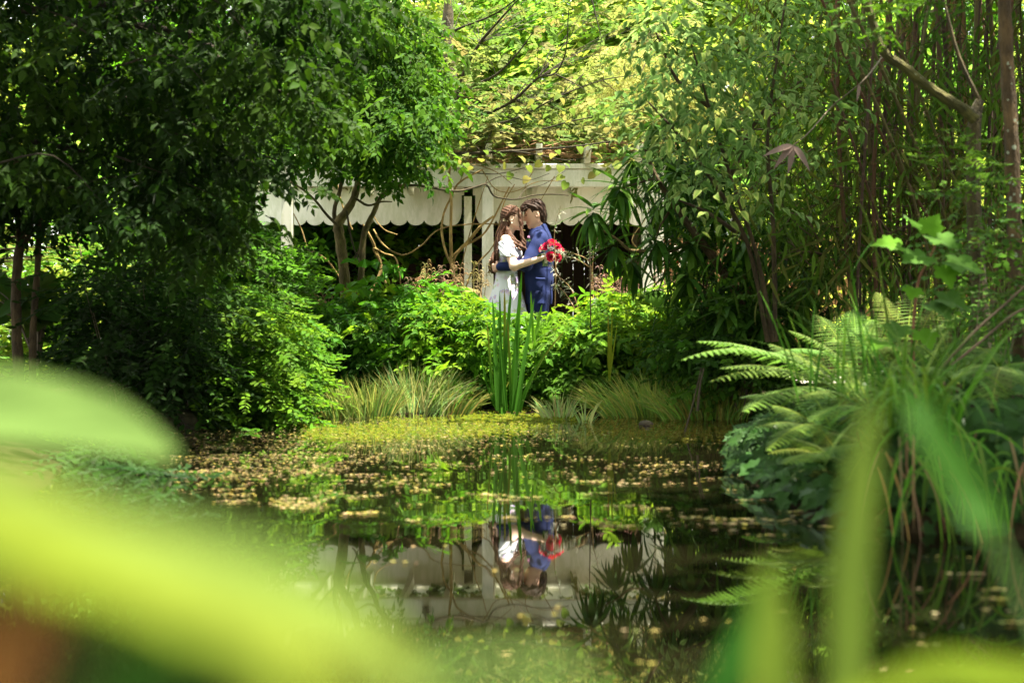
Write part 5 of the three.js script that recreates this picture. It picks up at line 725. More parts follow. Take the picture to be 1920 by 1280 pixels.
{
  const R = rng(95), c = P(1725, 805, 3.85), o = thing('sedge', V(c.x, c.y - 0.1, c.z), 'big tuft of strappy sedge leaves arching into the water on the right bank', 'sedge'), sp = [];
  for (let i = 0; i < 130; i++) { const a = R.r(0, 6.283), far = R.r(0.35, 1); sp.push([c.clone().add(V(R.g() * 0.09, R.g() * 0.03, R.g() * 0.09)), V(Math.cos(a) * far - 0.18, R.r(0.5, 1.3), Math.sin(a) * far + 0.15), UP, R.r(0.3, 0.55), R.r(0.008, 0.016), R.r(1.2, 2.6)]); }
  for (let i = 0; i < 34; i++) { const p = c.clone().add(V(R.r(-0.1, 0.26), R.r(-0.12, 0.0), R.r(0.05, 0.2))); sp.push([p, V(R.g() * 0.35 - 0.1, R.r(-0.6, 0.3), R.r(0.2, 0.6)), V(0, 0.4, 1), R.r(0.22, 0.36), R.r(0.007, 0.012), R.r(1.2, 2.4)]); }
  grassy(o, 'blade', sp, R, M.leaf, [[0.08, 0.22, 0.045], [0.11, 0.27, 0.055], [0.06, 0.16, 0.04], [0.12, 0.24, 0.1]]);
  grassy(o, 'dead_blade', Array.from({ length: 24 }, () => [c.clone().add(V(R.r(-0.15, 0.35), R.r(-0.1, 0.0), R.r(0.05, 0.2))), V(R.g() * 0.3, -0.4, 0.4), V(0, 0.4, 1), R.r(0.2, 0.34), 0.008, 1.6]), R, M.dry, [[0.25, 0.15, 0.07], [0.18, 0.12, 0.06]]);
  // strappy leaves rising behind it
  const c2 = P(1660, 720, 5), o2 = thing('sedge', c2, 'upright strappy leaves rising through the ferns', 'sedge'); grassy(o2, 'blade', Array.from({ length: 70 }, () => [c2.clone().add(V(R.r(-0.3, 0.45), R.r(-0.1, 0.02), R.g() * 0.15)), V(R.g() * 0.5 - 0.05, 1, R.g() * 0.4), UP, R.r(0.25, 0.5), R.r(0.008, 0.015), R.r(0.6, 1.6)]), R, M.leaf, [[0.06, 0.18, 0.035], [0.08, 0.21, 0.05], [0.05, 0.14, 0.04]]);
  const c3 = P(1600, 720, 4.9), o3 = thing('grass_stalk', c3, 'tall thin green stalk leaning up from the ferns to the bamboo', 'grass'); const b = new B(); tube(b, [c3.clone().add(P(1690, 720, 4.9).sub(c3)), P(1665, 600, 4.9), P(1645, 480, 4.9), P(1622, 400, 4.9), P(1612, 382, 4.9)], [0.005, 0.0045, 0.004, 0.003, 0.002], 6, [0.12, 0.2, 0.07]); part(o3, 'stalk', b.geo(), M.leaf); grassy(o3, 'blade', [[P(1650, 505, 4.9), V(0.9, 0.2, 0.2), UP, 0.09, 0.006, 1.6], [P(1625, 420, 4.9), V(-0.8, -0.2, 0.2), UP, 0.12, 0.01, 0.9], [P(1640, 450, 4.9), V(-0.5, -0.5, 0.2), UP, 0.16, 0.012, 0.6]], R, M.leaf, [[0.06, 0.18, 0.04]]);
  // vine with large lobed leaves
  const v = P(1708, 700, 4.9), vo = thing('vine', v, 'vine shoot with large lobed green leaves standing above the ferns', 'vine'), vb = new B(); tube(vb, [v.clone().add(V(0.02, -0.1, 0)), P(1712, 640, 4.9), P(1718, 560, 4.9), P(1725, 520, 4.9), P(1738, 495, 4.9), P(1755, 460, 4.9)], [0.006, 0.0055, 0.005, 0.0045, 0.004, 0.003], 6, [1.5, 0.8, 0.7]); part(vo, 'stem', vb.geo(), M.twig);
  const gl = [0, 1, 2].map((i) => { const b = new B(); lobed(b, V(0, 0, 0), V(0, 0, 1), UP, 1, VINE, { cup: 0.08 + 0.06 * i, droop: 0.15 + 0.12 * i, wave: 0.03, c: [[0.07, 0.18, 0.06], [0.09, 0.24, 0.035], [0.06, 0.15, 0.06]][i] }); return b.geo(); });
  for (const [x, y, dx, dy, dz, s, k] of [[1738, 480, -1, -0.15, 0.5, 0.105, 0], [1690, 462, -1, 0.25, 0.1, 0.1, 1], [1778, 488, 1, -0.3, 0.5, 0.12, 0], [1745, 440, 0.7, -0.35, 0.6, 0.105, 0], [1740, 438, 0.2, 0.5, 0.1, 0.075, 1], [1715, 425, -0.2, 0.3, 0.3, 0.07, 2], [1765, 500, 0.3, -0.6, 0.5, 0.085, 1], [1715, 540, -0.3, -0.4, 0.6, 0.06, 1], [1742, 570, 0.5, -0.2, 0.8, 0.1, 2], [1760, 560, 0.9, -0.1, 0.4, 0.11, 2], [1690, 610, -0.5, -0.4, 0.7, 0.08, 2], [1725, 620, 0.3, -0.5, 0.7, 0.085, 1], [1650, 640, -0.4, -0.2, 0.8, 0.07, 1]]) piece(vo, 'leaf', gl[k], M.leaf, basis(P(x, y, 4.88), V(dx, dy, dz), V(0.1, 1, 0.55), s));
  // slanting bare stems
  const sb = P(1760, 690, 4.7), so = thing('bare_stem', sb, 'two thin dark stems slanting up to the right edge', 'stem'); for (const l of [[[1765, 690], [1830, 620], [1880, 575], [1930, 530]], [[1785, 685], [1840, 640], [1900, 590], [1940, 570]]]) { const k = new B(); tube(k, l.map(([x, y]) => P(x, y, 4.7)), [0.005, 0.0045, 0.004], 6, [0.5, 0.42, 0.36]); part(so, 'stem', k.geo(), M.twig); }
}
{ // ivy over the right bank, mossy stone
  const R = rng(96), c = ground(1.35, -3.75), o = thing('ivy', c, 'dark glossy ivy carpeting the right bank down to the water', 'ivy'), g = [0, 1, 2, 3].map((i) => { const b = new B(), k = 0.8 + 0.16 * i; lobed(b, V(0, 0, 0), V(0, 0, 1), UP, 1, IVY, { cup: 0.05 + 0.05 * i, droop: 0.08 + 0.08 * i, c: [0.02 * k, 0.06 * k, 0.03 * k] }); return b.geo(); });
  const on = (p) => basis(p, V(R.g(), -0.7 + R.g() * 0.4, 0.5 + R.g() * 0.5), V(R.g() * 0.5, 0.55, 1), R.r(0.04, 0.062));
  for (const p of [...spots([[1620, 850], [1690, 840], [1680, 998], [1640, 998]], 3.74, 3.95, 45, R), ...spots([[1800, 840], [1930, 770], [1930, 1000], [1790, 1003]], 3.74, 3.95, 100, R), ...spots([[1640, 830], [1930, 770], [1930, 1000], [1660, 1000]], 3.95, 4.1, 80, R)]) { p.z += Math.max(0, (EYE - p.y - 0.2)) * 0.2; piece(o, 'leaf', R.pick(g), M.gloss, on(p)); }
  const gi = g[1].clone(); gi.setAttribute('color', new THREE.BufferAttribute(new Float32Array(gi.attributes.position.count * 3).fill(1), 3));
  const list = spots([[1640, 800], [1930, 740], [1990, 1000], [1650, 1000]], 3.9, 4.6, 620, R).filter((p) => p.y > 0.02).map((p) => ({ m: on(p), c: jit([0.02, 0.06, 0.028], R, 0.25) })); for (let i = 0; i < 2600; i++) { const x = R.r(0.78, 2.8), z = R.r(-3.55, -9), p = ground(x, z); if (p.y < 0.012) continue; p.y += R.r(0.01, 0.09); list.push({ m: on(p), c: jit([0.02, 0.06, 0.028], R, 0.25) }); } for (let i = 0; i < 5200; i++) { const x = R.r(0.75, 1.7), z = R.r(-3.5, -9.4), sd = shoreDistance(x, z); if (sd < 0.0 || sd > 0.5) continue; const p = ground(x, z); p.y += R.r(0.0, 0.07); p.x -= R.r(0, 0.05); list.push({ m: basis(p, V(-0.6 + R.g(), -0.4 + R.g() * 0.4, R.g()), V(-0.5 + R.g() * 0.4, 0.8, 0.5 + R.g() * 0.3), R.r(0.04, 0.065)), c: jit([0.02, 0.06, 0.028], R, 0.25) }); } instanced(o, 'foliage', gi, M.gloss, list);
  const sb = new B(); for (let i = 0; i < 40; i++) { const p = spots([[1600, 800], [1930, 780], [1930, 960], [1640, 970]], 3.85, 4.1, 1, R)[0]; tube(sb, [p, p.clone().add(V(R.g() * 0.05, -0.06, 0.01)), p.clone().add(V(R.g() * 0.08, -0.14, 0.02))], [0.003, 0.0025, 0.002], 4, [0.8, 0.55, 0.4]); } part(o, 'stem', sb.geo(), M.twig, 'stuff');
  const stone = (label, at, r, col, seed, mossy) => { const q = rng(seed), f = (x, y, z) => (ball([0, 0, 0], r)(x, y, z)) + 0.14 * r[1] * (Math.sin(x * 21 / r[0] * 0.1 + seed) + Math.sin(y * 33 + z * 27 + seed * 2) * 0.6 + Math.sin(x * 60 + y * 50) * 0.25), m = 1.35, geo = surface(f, [-r[0] * m, -r[1] * m, -r[2] * m], [r[0] * m, r[1] * m, r[2] * m], Math.min(...r) / 7, (x, y, z, n) => { const k = 0.8 + 0.3 * Math.sin(x * 70) * Math.sin(z * 60 + y * 40), t = mossy * smooth(-0.2, 0.6, n.y + 0.2 * Math.sin(x * 90 + z * 50)); return [lerp(col[0], 0.16, t) * k, lerp(col[1], 0.2, t) * k, lerp(col[2], 0.02, t) * k]; }); geo.translate(at.x, at.y, at.z); return tag(part(null, 'stone', geo, new THREE.MeshStandardMaterial({ vertexColors: true, roughness: 0.95, bumpMap: rep(T.soil, 3, 3), bumpScale: 0.008 })), label, 'stone'); };
  stone('yellow-green mossy stone under the small fern at the water edge', V(P(1510, 900, 4.75).x + 0.02, 0.03, -4.75), [0.075, 0.07, 0.09], [0.06, 0.05, 0.03], 3, 0.95);
  stone('dark wet stone lying in the shallow water before the grass', V(P(1212, 797, 8.55).x, 0.005, -8.55), [0.045, 0.022, 0.04], [0.07, 0.045, 0.035], 5, 0.1);
  stone('low brown rock ledge under the arching shrub at the left', V(P(375, 785, 8.6).x, 0.05, -8.75), [0.22, 0.08, 0.14], [0.2, 0.14, 0.1], 7, 0.15); stone('dark rock left of the brown ledge', V(P(300, 800, 8.2).x, 0.04, -8.2), [0.2, 0.09, 0.14], [0.08, 0.06, 0.045], 9, 0.2);
}
// ---------------------------------------------------------------- far shore: grass tufts, irises, dried flowers, wispy stems
{
  const R = rng(101), tuft = (label, px0, px1, py, d, h, n, pal, lean = 0, spread = 0.45) => {
    const a = P(px0, py, d), e = P(px1, py, d), o = thing('grass_tuft', V((a.x + e.x) / 2, 0, -d), label, 'grass', 'grass tufts along the far shore'), b = new B();
    for (let i = 0; i < n; i++) { const t = R(), x = lerp(a.x, e.x, t), z = -d + R.g() * 0.14, s = (t - 0.5) * 2 * spread + R.g() * 0.25 + lean, c = R.pick(pal).map((q) => q * R.r(0.75, 1.25)); leaf(b, V(x, Math.max(-0.01, height(x, z) - 0.02), z), V(s, 1, R.g() * 0.35 + 0.1), V(R.g(), 0.2, 1), h * R.r(0.55, 1.1), R.r(0.006, 0.011), { n: 5, prof: blade, bend: R.r(0.2, 1.1), c, tip: R() < 0.4 ? [0.4, 0.36, 0.18] : c, down: V(s, -1, 0), twist: R.g() }); }
    part(o, 'blades', b.geo(), M.blade, 'stuff');
  };
  const pale = [[0.4, 0.48, 0.32], [0.3, 0.4, 0.26], [0.46, 0.46, 0.28], [0.2, 0.32, 0.16]], olive = [[0.22, 0.28, 0.08], [0.16, 0.24, 0.07], [0.32, 0.32, 0.12], [0.1, 0.18, 0.06]];
  const bright = olive.map((c) => c.map((q) => q * 1.6)); tuft('tall pale blue-green grass tuft left of the iris', 740, 830, 775, 9.75, 0.38, 420, pale, 0.1, 0.5); tuft('olive grass tuft left of the pale tuft', 655, 735, 785, 9.5, 0.3, 320, olive, -0.05, 0.5); tuft('olive grass tuft at the shaded left end of the far shore', 600, 665, 785, 9.5, 0.29, 230, olive, -0.25, 0.4); tuft('short grass between the pale tuft and the iris', 820, 885, 772, 9.75, 0.27, 170, olive, 0.3, 0.4);
  tuft('small pale upright tuft just right of the iris', 1020, 1072, 790, 9.3, 0.2, 110, pale, -0.1, 0.5); tuft('sparse pale blades standing in the water right of the iris', 1085, 1112, 800, 8.9, 0.19, 26, pale, 0.1, 0.5); tuft('wide olive tuft leaning left right of the thin yellow iris', 1130, 1240, 785, 9.5, 0.34, 420, bright, -0.35, 0.4); tuft('wide olive tuft at the right end of the far shore', 1240, 1390, 785, 9.2, 0.3, 460, bright, -0.15, 0.6);
  // duckweed and parrot feather
  const list = []; const at = (poly, n, s0, s1, pal) => { for (const p of spots(poly, 1, 1, n, R)) { const px = p.x * K + 960 + R.g() * 22, py = Math.max(752, 640 - (p.y - EYE) * K + R.g() * 6), d = Math.min(K * (EYE - 0.0) / (py - 640), 13), w = V((px - 960) / K * d, 0, -d); w.y = Math.max(0.004, height(w.x, w.z)); list.push({ m: basis(w, V(R.g(), 0, R.g()), UP.clone().add(R.v(0.1)), R.r(s0, s1)), c: jit(R.pick(pal), R, 0.25) }); } };
  const wp = [[0.15, 0.2, 0.03], [0.18, 0.2, 0.04], [0.1, 0.16, 0.03]]; at([[880, 752], [1085, 752], [1090, 790], [870, 792]], 1800, 0.014, 0.034, wp); at([[700, 782], [1040, 778], [1040, 812], [740, 822]], 1300, 0.01, 0.022, wp); at([[570, 795], [740, 800], [720, 826], [570, 820]], 600, 0.01, 0.022, wp); at([[1090, 780], [1400, 785], [1400, 830], [1100, 815]], 900, 0.012, 0.02, [[0.13, 0.14, 0.04], [0.16, 0.14, 0.04]]);
  tag(instanced(null, 'water_plants', S.weed, M.leaf, list), 'bright green water plants floating along the far shore'); 
  // irises
  const iris = (label, d, blades, c) => { const f = P(blades[0][0], blades[0][1], d), o = thing('iris', V(f.x, 0, -d), label, 'iris'); for (const [x0, y0, x1, y1, w, bend] of blades) { const a = P(x0, y0, d + R.g() * 0.05), e = P(x1, y1, d + R.g() * 0.08), b = new B(), k = R.r(0.8, 1.15); leaf(b, a, e.clone().sub(a), V(R.g() * 0.5, 0, 1), a.distanceTo(e) * 1.01, w * 1.25, { n: 10, prof: (t) => 0.5 * Math.min(1, 0.7 + t) * Math.pow(1 - t, 0.42), bend: bend ?? R.r(0.02, 0.16), down: V(bend > 0 ? 1 : R.g(), -0.6, R.g() * 0.5), fold: 0.35, c: c.map((q) => q * k), tip: R() < 0.2 ? [0.2, 0.17, 0.06] : c.map((q) => q * k * 0.75) }); part(o, 'blade', b.geo(), M.leaf); } };
  const D = 9.6; iris('tall iris clump with broad upright blades in front of the couple', D, [[932, 770, 927, 560, 0.03], [938, 775, 940, 545, 0.024], [945, 772, 950, 540, 0.026], [938, 772, 958, 532, 0.034], [946, 775, 942, 620, 0.025], [950, 770, 935, 580, 0.02], [958, 772, 980, 508, 0.036], [962, 770, 975, 590, 0.03], [968, 772, 1000, 560, 0.03], [960, 778, 952, 600, 0.02], [930, 765, 905, 650, 0.018, 0.3], [925, 755, 890, 660, 0.014, 0.3], [970, 780, 985, 640, 0.02], [975, 772, 1020, 600, 0.018, 0.5], [966, 788, 988, 690, 0.02], [926, 760, 912, 600, 0.016], [944, 790, 925, 700, 0.012, 0.9], [972, 770, 1012, 640, 0.016, 0.3]], [0.055, 0.2, 0.035]);
  iris('thin yellow-green iris shoot right of the couple', 9.7, [[1143, 715, 1141, 590, 0.018], [1143, 715, 1150, 575, 0.014], [1143, 700, 1130, 620, 0.01, 0.5], [1145, 700, 1158, 600, 0.01]], [0.24, 0.32, 0.05]);
  iris('leafy green shoots between the iris and the navy trousers', 10, [[1000, 640, 995, 545, 0.02], [1003, 640, 1015, 570, 0.024], [1000, 640, 1010, 590, 0.02, 0.8], [1003, 660, 1025, 600, 0.02, 0.8], [998, 660, 985, 590, 0.02], [1010, 680, 1040, 615, 0.018, 0.7], [1006, 690, 1000, 610, 0.02]], [0.1, 0.26, 0.04]);
  // dried flower plumes
  const plume = (label, list, d, col) => { const o = thing('dried_flower', V(P(list[0][0], 600, d).x, height(0, -d), -d), label, 'dried flowers', 'clumps of dried flower plumes'); for (const [x, y0, y1] of list) { const b = new B(), a = P(x + R.g() * 4, y0, d + R.g() * 0.1), e = P(x + R.g() * 6, y1, d + R.g() * 0.1), c = col.map((q) => q * R.r(0.8, 1.2)); tube(b, [a, a.clone().lerp(e, 0.5).add(V(R.g() * 0.01, 0, 0)), e], [0.0035, 0.003, 0.0015], 4, c.map((q) => q * 0.7)); for (let i = 0; i < 13; i++) { const t = R.r(0.3, 1), p = a.clone().lerp(e, t), s = R() < 0.5 ? 1 : -1, l = lerp(0.07, 0.022, t) * R.r(0.7, 1.1); const m = p.clone().add(V(s * l * 0.5, l * 0.65, R.g() * 0.02)), k = p.clone().add(V(s * l, l * 0.55, R.g() * 0.03)), z = k.clone().add(V(s * 0.012, -0.018, 0)); tube(b, [p, m, k, z], [0.001, 0.0018, 0.0027, 0.0015], 4, c, 0, 0.6); } part(o, 'plume', b.geo(), M.dry); } };
  const row = (x0, x1, n, y0, ya, yb) => Array.from({ length: n }, (_, i) => [lerp(x0, x1, (i + 0.5) / n) + R.g() * 4, y0, R.r(ya, yb)]);
  plume('clump of dried tan flower plumes before the middle posts', row(768, 868, 13, 560, 488, 535), 12.2, [0.42, 0.31, 0.16]); plume('dried tan plumes against the middle white post', row(885, 912, 5, 560, 485, 530), 12.2, [0.42, 0.31, 0.16]); plume('clump of pinkish dried plumes right of the couple', row(1115, 1200, 14, 570, 492, 545), 12, [0.38, 0.24, 0.16]); plume('dried plumes in front of the brown fence', row(1228, 1282, 8, 560, 495, 530), 12.4, [0.42, 0.29, 0.18]); plume('sparse dried plumes beside the left post', row(530, 620, 8, 590, 530, 570), 12.2, [0.28, 0.18, 0.1]);
  // wispy white-flowered stems right of the groom
  { const d = 12.3, o = thing('flowering_shrub', ground(P(1100, 600, d).x, -d), 'wispy arching stems with tiny white flowers right of the bouquet', 'shrub'), ls = []; for (const l of [[[1090, 600], [1070, 540], [1045, 515], [1035, 495]], [[1090, 600], [1060, 550], [1040, 530]], [[1100, 600], [1108, 540], [1105, 490], [1075, 475], [1048, 470]], [[1115, 610], [1112, 480], [1122, 440]], [[1040, 600], [1042, 500], [1040, 430], [1052, 385]], [[1105, 500], [1080, 485], [1050, 478]]]) { const w = l.map(([x, y]) => P(x, y, d)), b = new B(), cu = new THREE.CatmullRomCurve3(w); tube(b, w, [0.006, 0.005, 0.003, 0.0015], 5, [1.6, 1.2, 0.8]); part(o, 'stem', b.geo(), M.twig); for (let i = 0; i < 34; i++) ls.push({ m: basis(cu.getPoint(R.r(0.3, 1)).add(R.v(0.012)), R.v(1), UP, R.r(0.04, 0.065)), c: jit(R() < 0.45 ? [0.62, 0.62, 0.5] : [0.14, 0.22, 0.07], R) }); } instanced(o, 'foliage', S.small, M.matte, ls); }
  // climbing stems of the old wisteria on the pergola
  { const o = thing('climbing_vine', ground(P(850, 600, 13).x, -13), 'old climbing vine with twisted bare stems on the pergola', 'vine'), st = (l, r, d = 13.2, c = [2.2, 1.8, 1.05]) => trunk(o, 'stem', l.map(([x, y]) => P(x, y, d + 0.05 * R.g())), [r, r * 0.95, r * 0.8, r * 0.6], 7, M.bark, c);
    st([[862, 560], [848, 500], [845, 430], [846, 370], [842, 330], [845, 300]], 0.016); st([[850, 505], [835, 470], [828, 430], [832, 400], [845, 370], [858, 345], [880, 330], [905, 318]], 0.012); st([[840, 520], [860, 470], [905, 440], [925, 410], [940, 380], [955, 350]], 0.011); st([[850, 480], [880, 450], [900, 425], [925, 405]], 0.017); st([[865, 560], [890, 500], [925, 460], [945, 380], [965, 345]], 0.008); st([[860, 520], [880, 440], [905, 360], [915, 330]], 0.006); st([[700, 430], [720, 460], [755, 478], [790, 460], [815, 435], [840, 425], [930, 420], [985, 432]], 0.008); st([[690, 560], [700, 540], [715, 500], [705, 470], [695, 445], [680, 420]], 0.016, 12.6); st([[725, 540], [712, 490], [700, 465], [720, 475], [740, 482], [748, 510], [752, 545]], 0.01, 12.6); st([[640, 525], [615, 490], [590, 472], [580, 472], [565, 430], [550, 400]], 0.008, 12.4); st([[580, 540], [600, 548], [612, 570]], 0.006, 12.4, [1.2, 0.9, 0.7]); st([[660, 430], [640, 380], [630, 330]], 0.008, 12.6); st([[745, 440], [720, 430], [700, 400], [715, 370]], 0.006, 12.6); st([[1040, 330], [1020, 365], [1005, 390]], 0.005); st([[1000, 320], [985, 350], [990, 378]], 0.004); st([[1200, 470], [1185, 450], [1215, 400], [1220, 330]], 0.006, 13); st([[860, 345], [880, 310], [930, 322], [960, 345]], 0.005); st([[905, 320], [930, 355], [960, 360], [1010, 340], [1060, 340]], 0.005);
    const root = surface((x, y, z) => union(0.05, capsule([-0.12, 0, 0], [0.13, -0.05, 0], 0.05, 0.07), capsule([0, 0, 0], [-0.03, 0.14, 0], 0.045, 0.03))(x, y, z) + 0.01 * Math.sin(x * 60) * Math.sin(y * 70 + z * 50), [-0.25, -0.2, -0.15], [0.3, 0.25, 0.15], 0.014, (x, y, z) => [1.4, 1.35, 0.6]), p = P(862, 545, 13.1); root.translate(p.x, p.y, p.z); part(o, 'root', root, M.bark);
    const tw = new B(); for (let i = 0; i < 420; i++) { const p2 = spots([[700, 286], [1225, 286], [1225, 314], [700, 316]], 13.7, 15.4, 1, R)[0]; p2.y = 2.33 + R.r(0, 0.12); tube(tw, [p2, p2.clone().add(V(R.g() * 0.25, R.g() * 0.04, R.g() * 0.2)), p2.clone().add(V(R.g() * 0.45, R.g() * 0.06, R.g() * 0.3))], [0.006, 0.005, 0.003], 4, [2.4, 1.8, 1.5]); } part(o, 'twig', tw.geo(), M.twig, 'stuff');
    const cs = []; for (let i = 0; i < 150; i++) cs.push(V(R.r(-2.3, 1.5), 2.42 + R.r(0, 0.22), R.r(-13.9, -16.6))); instanced(o, 'foliage', S.heart, M.thin, sprays(cs, { per: 5, rad: [0.2, 0.05, 0.2], size: [0.2, 0.32], pal: PAL.yellow, flat: 0.15, tilt: 0.25 }, R)); }
  // large lobed leaves in the sun at the right of the bank
  { const d = 10.6, o = thing('vine', ground(P(1250, 600, d).x, -d), 'plant with big pale lobed leaves in the sun before the brown fence', 'plant'), b = new B(), root = ground(P(1250, 600, d).x, -d), g = [0, 1, 2].map((i) => { const q = new B(); lobed(q, V(0, 0, 0), V(0, 0, 1), UP, 1, VINE, { cup: 0.06 + 0.05 * i, droop: 0.15 + 0.1 * i, wave: 0.02, c: [[0.16, 0.3, 0.04], [0.1, 0.24, 0.06], [0.2, 0.33, 0.05]][i] }); return q.geo(); });
    for (const [x, y, s, k] of [[1225, 548, 0.17, 1], [1260, 545, 0.16, 2], [1275, 560, 0.17, 1], [1210, 560, 0.15, 2], [1240, 570, 0.19, 0], [1285, 580, 0.16, 0], [1220, 590, 0.18, 1], [1300, 500, 0.13, 0], [1320, 520, 0.14, 2], [1345, 545, 0.15, 0], [1310, 560, 0.14, 0], [1380, 540, 0.15, 0], [1395, 570, 0.15, 1], [1330, 600, 0.15, 0], [1260, 620, 0.14, 1], [1290, 640, 0.12, 0], [1265, 530, 0.14, 2]]) { const p = P(x, y, d + R.g() * 0.25); piece(o, 'leaf', g[k], M.leaf, basis(p, V(R.g(), -0.35, 0.6 + R.g() * 0.4), V(R.g() * 0.2, 1, 0.35), s)); tube(b, [root, p.clone().lerp(root, 0.5).add(V(R.g() * 0.05, 0.05, 0)), p], [0.005, 0.004, 0.002], 4, [0.8, 0.9, 0.4]); } part(o, 'stem', b.geo(), M.twig, 'stuff');
    const o2 = thing('cane', ground(P(1330, 600, 10).x, -10), 'thin dark upright stems before the brown fence', 'stem'); for (const [x, w] of [[1313, 0.008], [1300, 0.005], [1326, 0.005], [1338, 0.006], [1108, 0.006], [1350, 0.004]]) { const k = new B(), a = P(x, 690, 10), e = P(x + R.g() * 8, 465 + R.g() * 20, 10); tube(k, [a, a.clone().lerp(e, 0.5).add(V(R.g() * 0.02, 0, 0)), e], [w, w * 0.9, w * 0.7], 6, [0.5, 0.4, 0.3]); part(o2, 'stem', k.geo(), M.twig); } }
  // leaning twig in the water at the right, and pale plant pot behind the shrubs
  { const o = thing('branch', P(1290, 800, 8.3).setY(0), 'thin dark branch leaning out of the water at the right', 'branch'), b = new B(); tube(b, [P(1278, 832, 7.8), P(1290, 790, 7.8), P(1305, 735, 7.8), P(1315, 690, 7.8)], [0.006, 0.005, 0.004, 0.003], 5, [0.4, 0.35, 0.3]); tube(b, [P(1308, 770, 7.8), P(1313, 720, 7.8), P(1320, 690, 7.8)], [0.008, 0.006, 0.004], 5, [0.4, 0.35, 0.3]); part(o, 'branch', b.geo(), M.twig); }
  { const c = P(1150, 605, 12.2), o = thing('plant_pot', V(c.x, height(c.x, c.z), c.z), 'pale grey plant pot half hidden by shrubs right of the couple', 'plant pot'), h = c.y + 0.17, g = new THREE.LatheGeometry([[0.0, 0], [0.12, 0], [0.17, h * 0.8], [0.2, h * 0.92], [0.215, h * 0.93], [0.215, h], [0.19, h], [0.16, h * 0.85], [0, h * 0.85]].map(([x, y]) => new THREE.Vector2(x, y)), 22); g.translate(c.x, height(c.x, c.z), c.z); part(o, 'pot', g, M.panel); }
  // white ceremony stand with flowers before the fence
  { const d = 15.6, x = (P(1281, 0, d)).x, o = thing('flower_stand', V(x, 0.1, -d), 'white wooden stand with a spray of red roses and white flowers before the brown fence', 'stand'), top = P(0, 472, d).y; part(o, 'post', box(0.1, top - 0.1, 0.08, V(x, top / 2 + 0.05, -d)), M.white); part(o, 'crossbar', box(0.46, 0.06, 0.075, V(x - 0.04, top + 0.034, -d)), M.white); part(o, 'base', box(0.4, 0.06, 0.3, V(x, 0.13, -d)), M.white);
    const f = P(1266, 490, d - 0.1), fl = thing('flower_spray', f, 'small spray of red rose, white blossoms and dark leaves on the white stand', 'flowers'); for (let i = 0; i < 9; i++) { const b = new B(), p = f.clone().add(R.v(0.06)); leaf(b, p, V(R.g(), R.g(), 0.4), V(0, 0, 1), 0.12, 0.05, { n: 4, c: [0.04, 0.1, 0.05] }); part(fl, 'leaf', b.geo(), M.leaf); }
    for (const [dx, dy, s, c] of [[0.02, 0, 0.045, [0.5, 0.01, 0.02]], [-0.07, -0.03, 0.035, [0.75, 0.7, 0.62]], [0.1, -0.06, 0.03, [0.2, 0.2, 0.4]], [-0.06, 0.07, 0.03, [0.7, 0.65, 0.6]], [-0.1, -0.08, 0.03, [0.72, 0.68, 0.6]], [0.06, -0.12, 0.028, [0.72, 0.68, 0.6]]]) { const b = new B(), p = f.clone().add(V(dx, dy, 0.06)); for (let i = 0; i < 12; i++) { const a = i * 2.4; leaf(b, p, V(Math.cos(a) * i / 9, Math.sin(a) * i / 9, 0.8), V(0, 0, 1), s, s, { n: 2, prof: round, c: c.map((q) => q * R.r(0.8, 1.1)), bend: -0.4 }); } part(fl, 'blossom', b.geo(), M.matte); } }
}
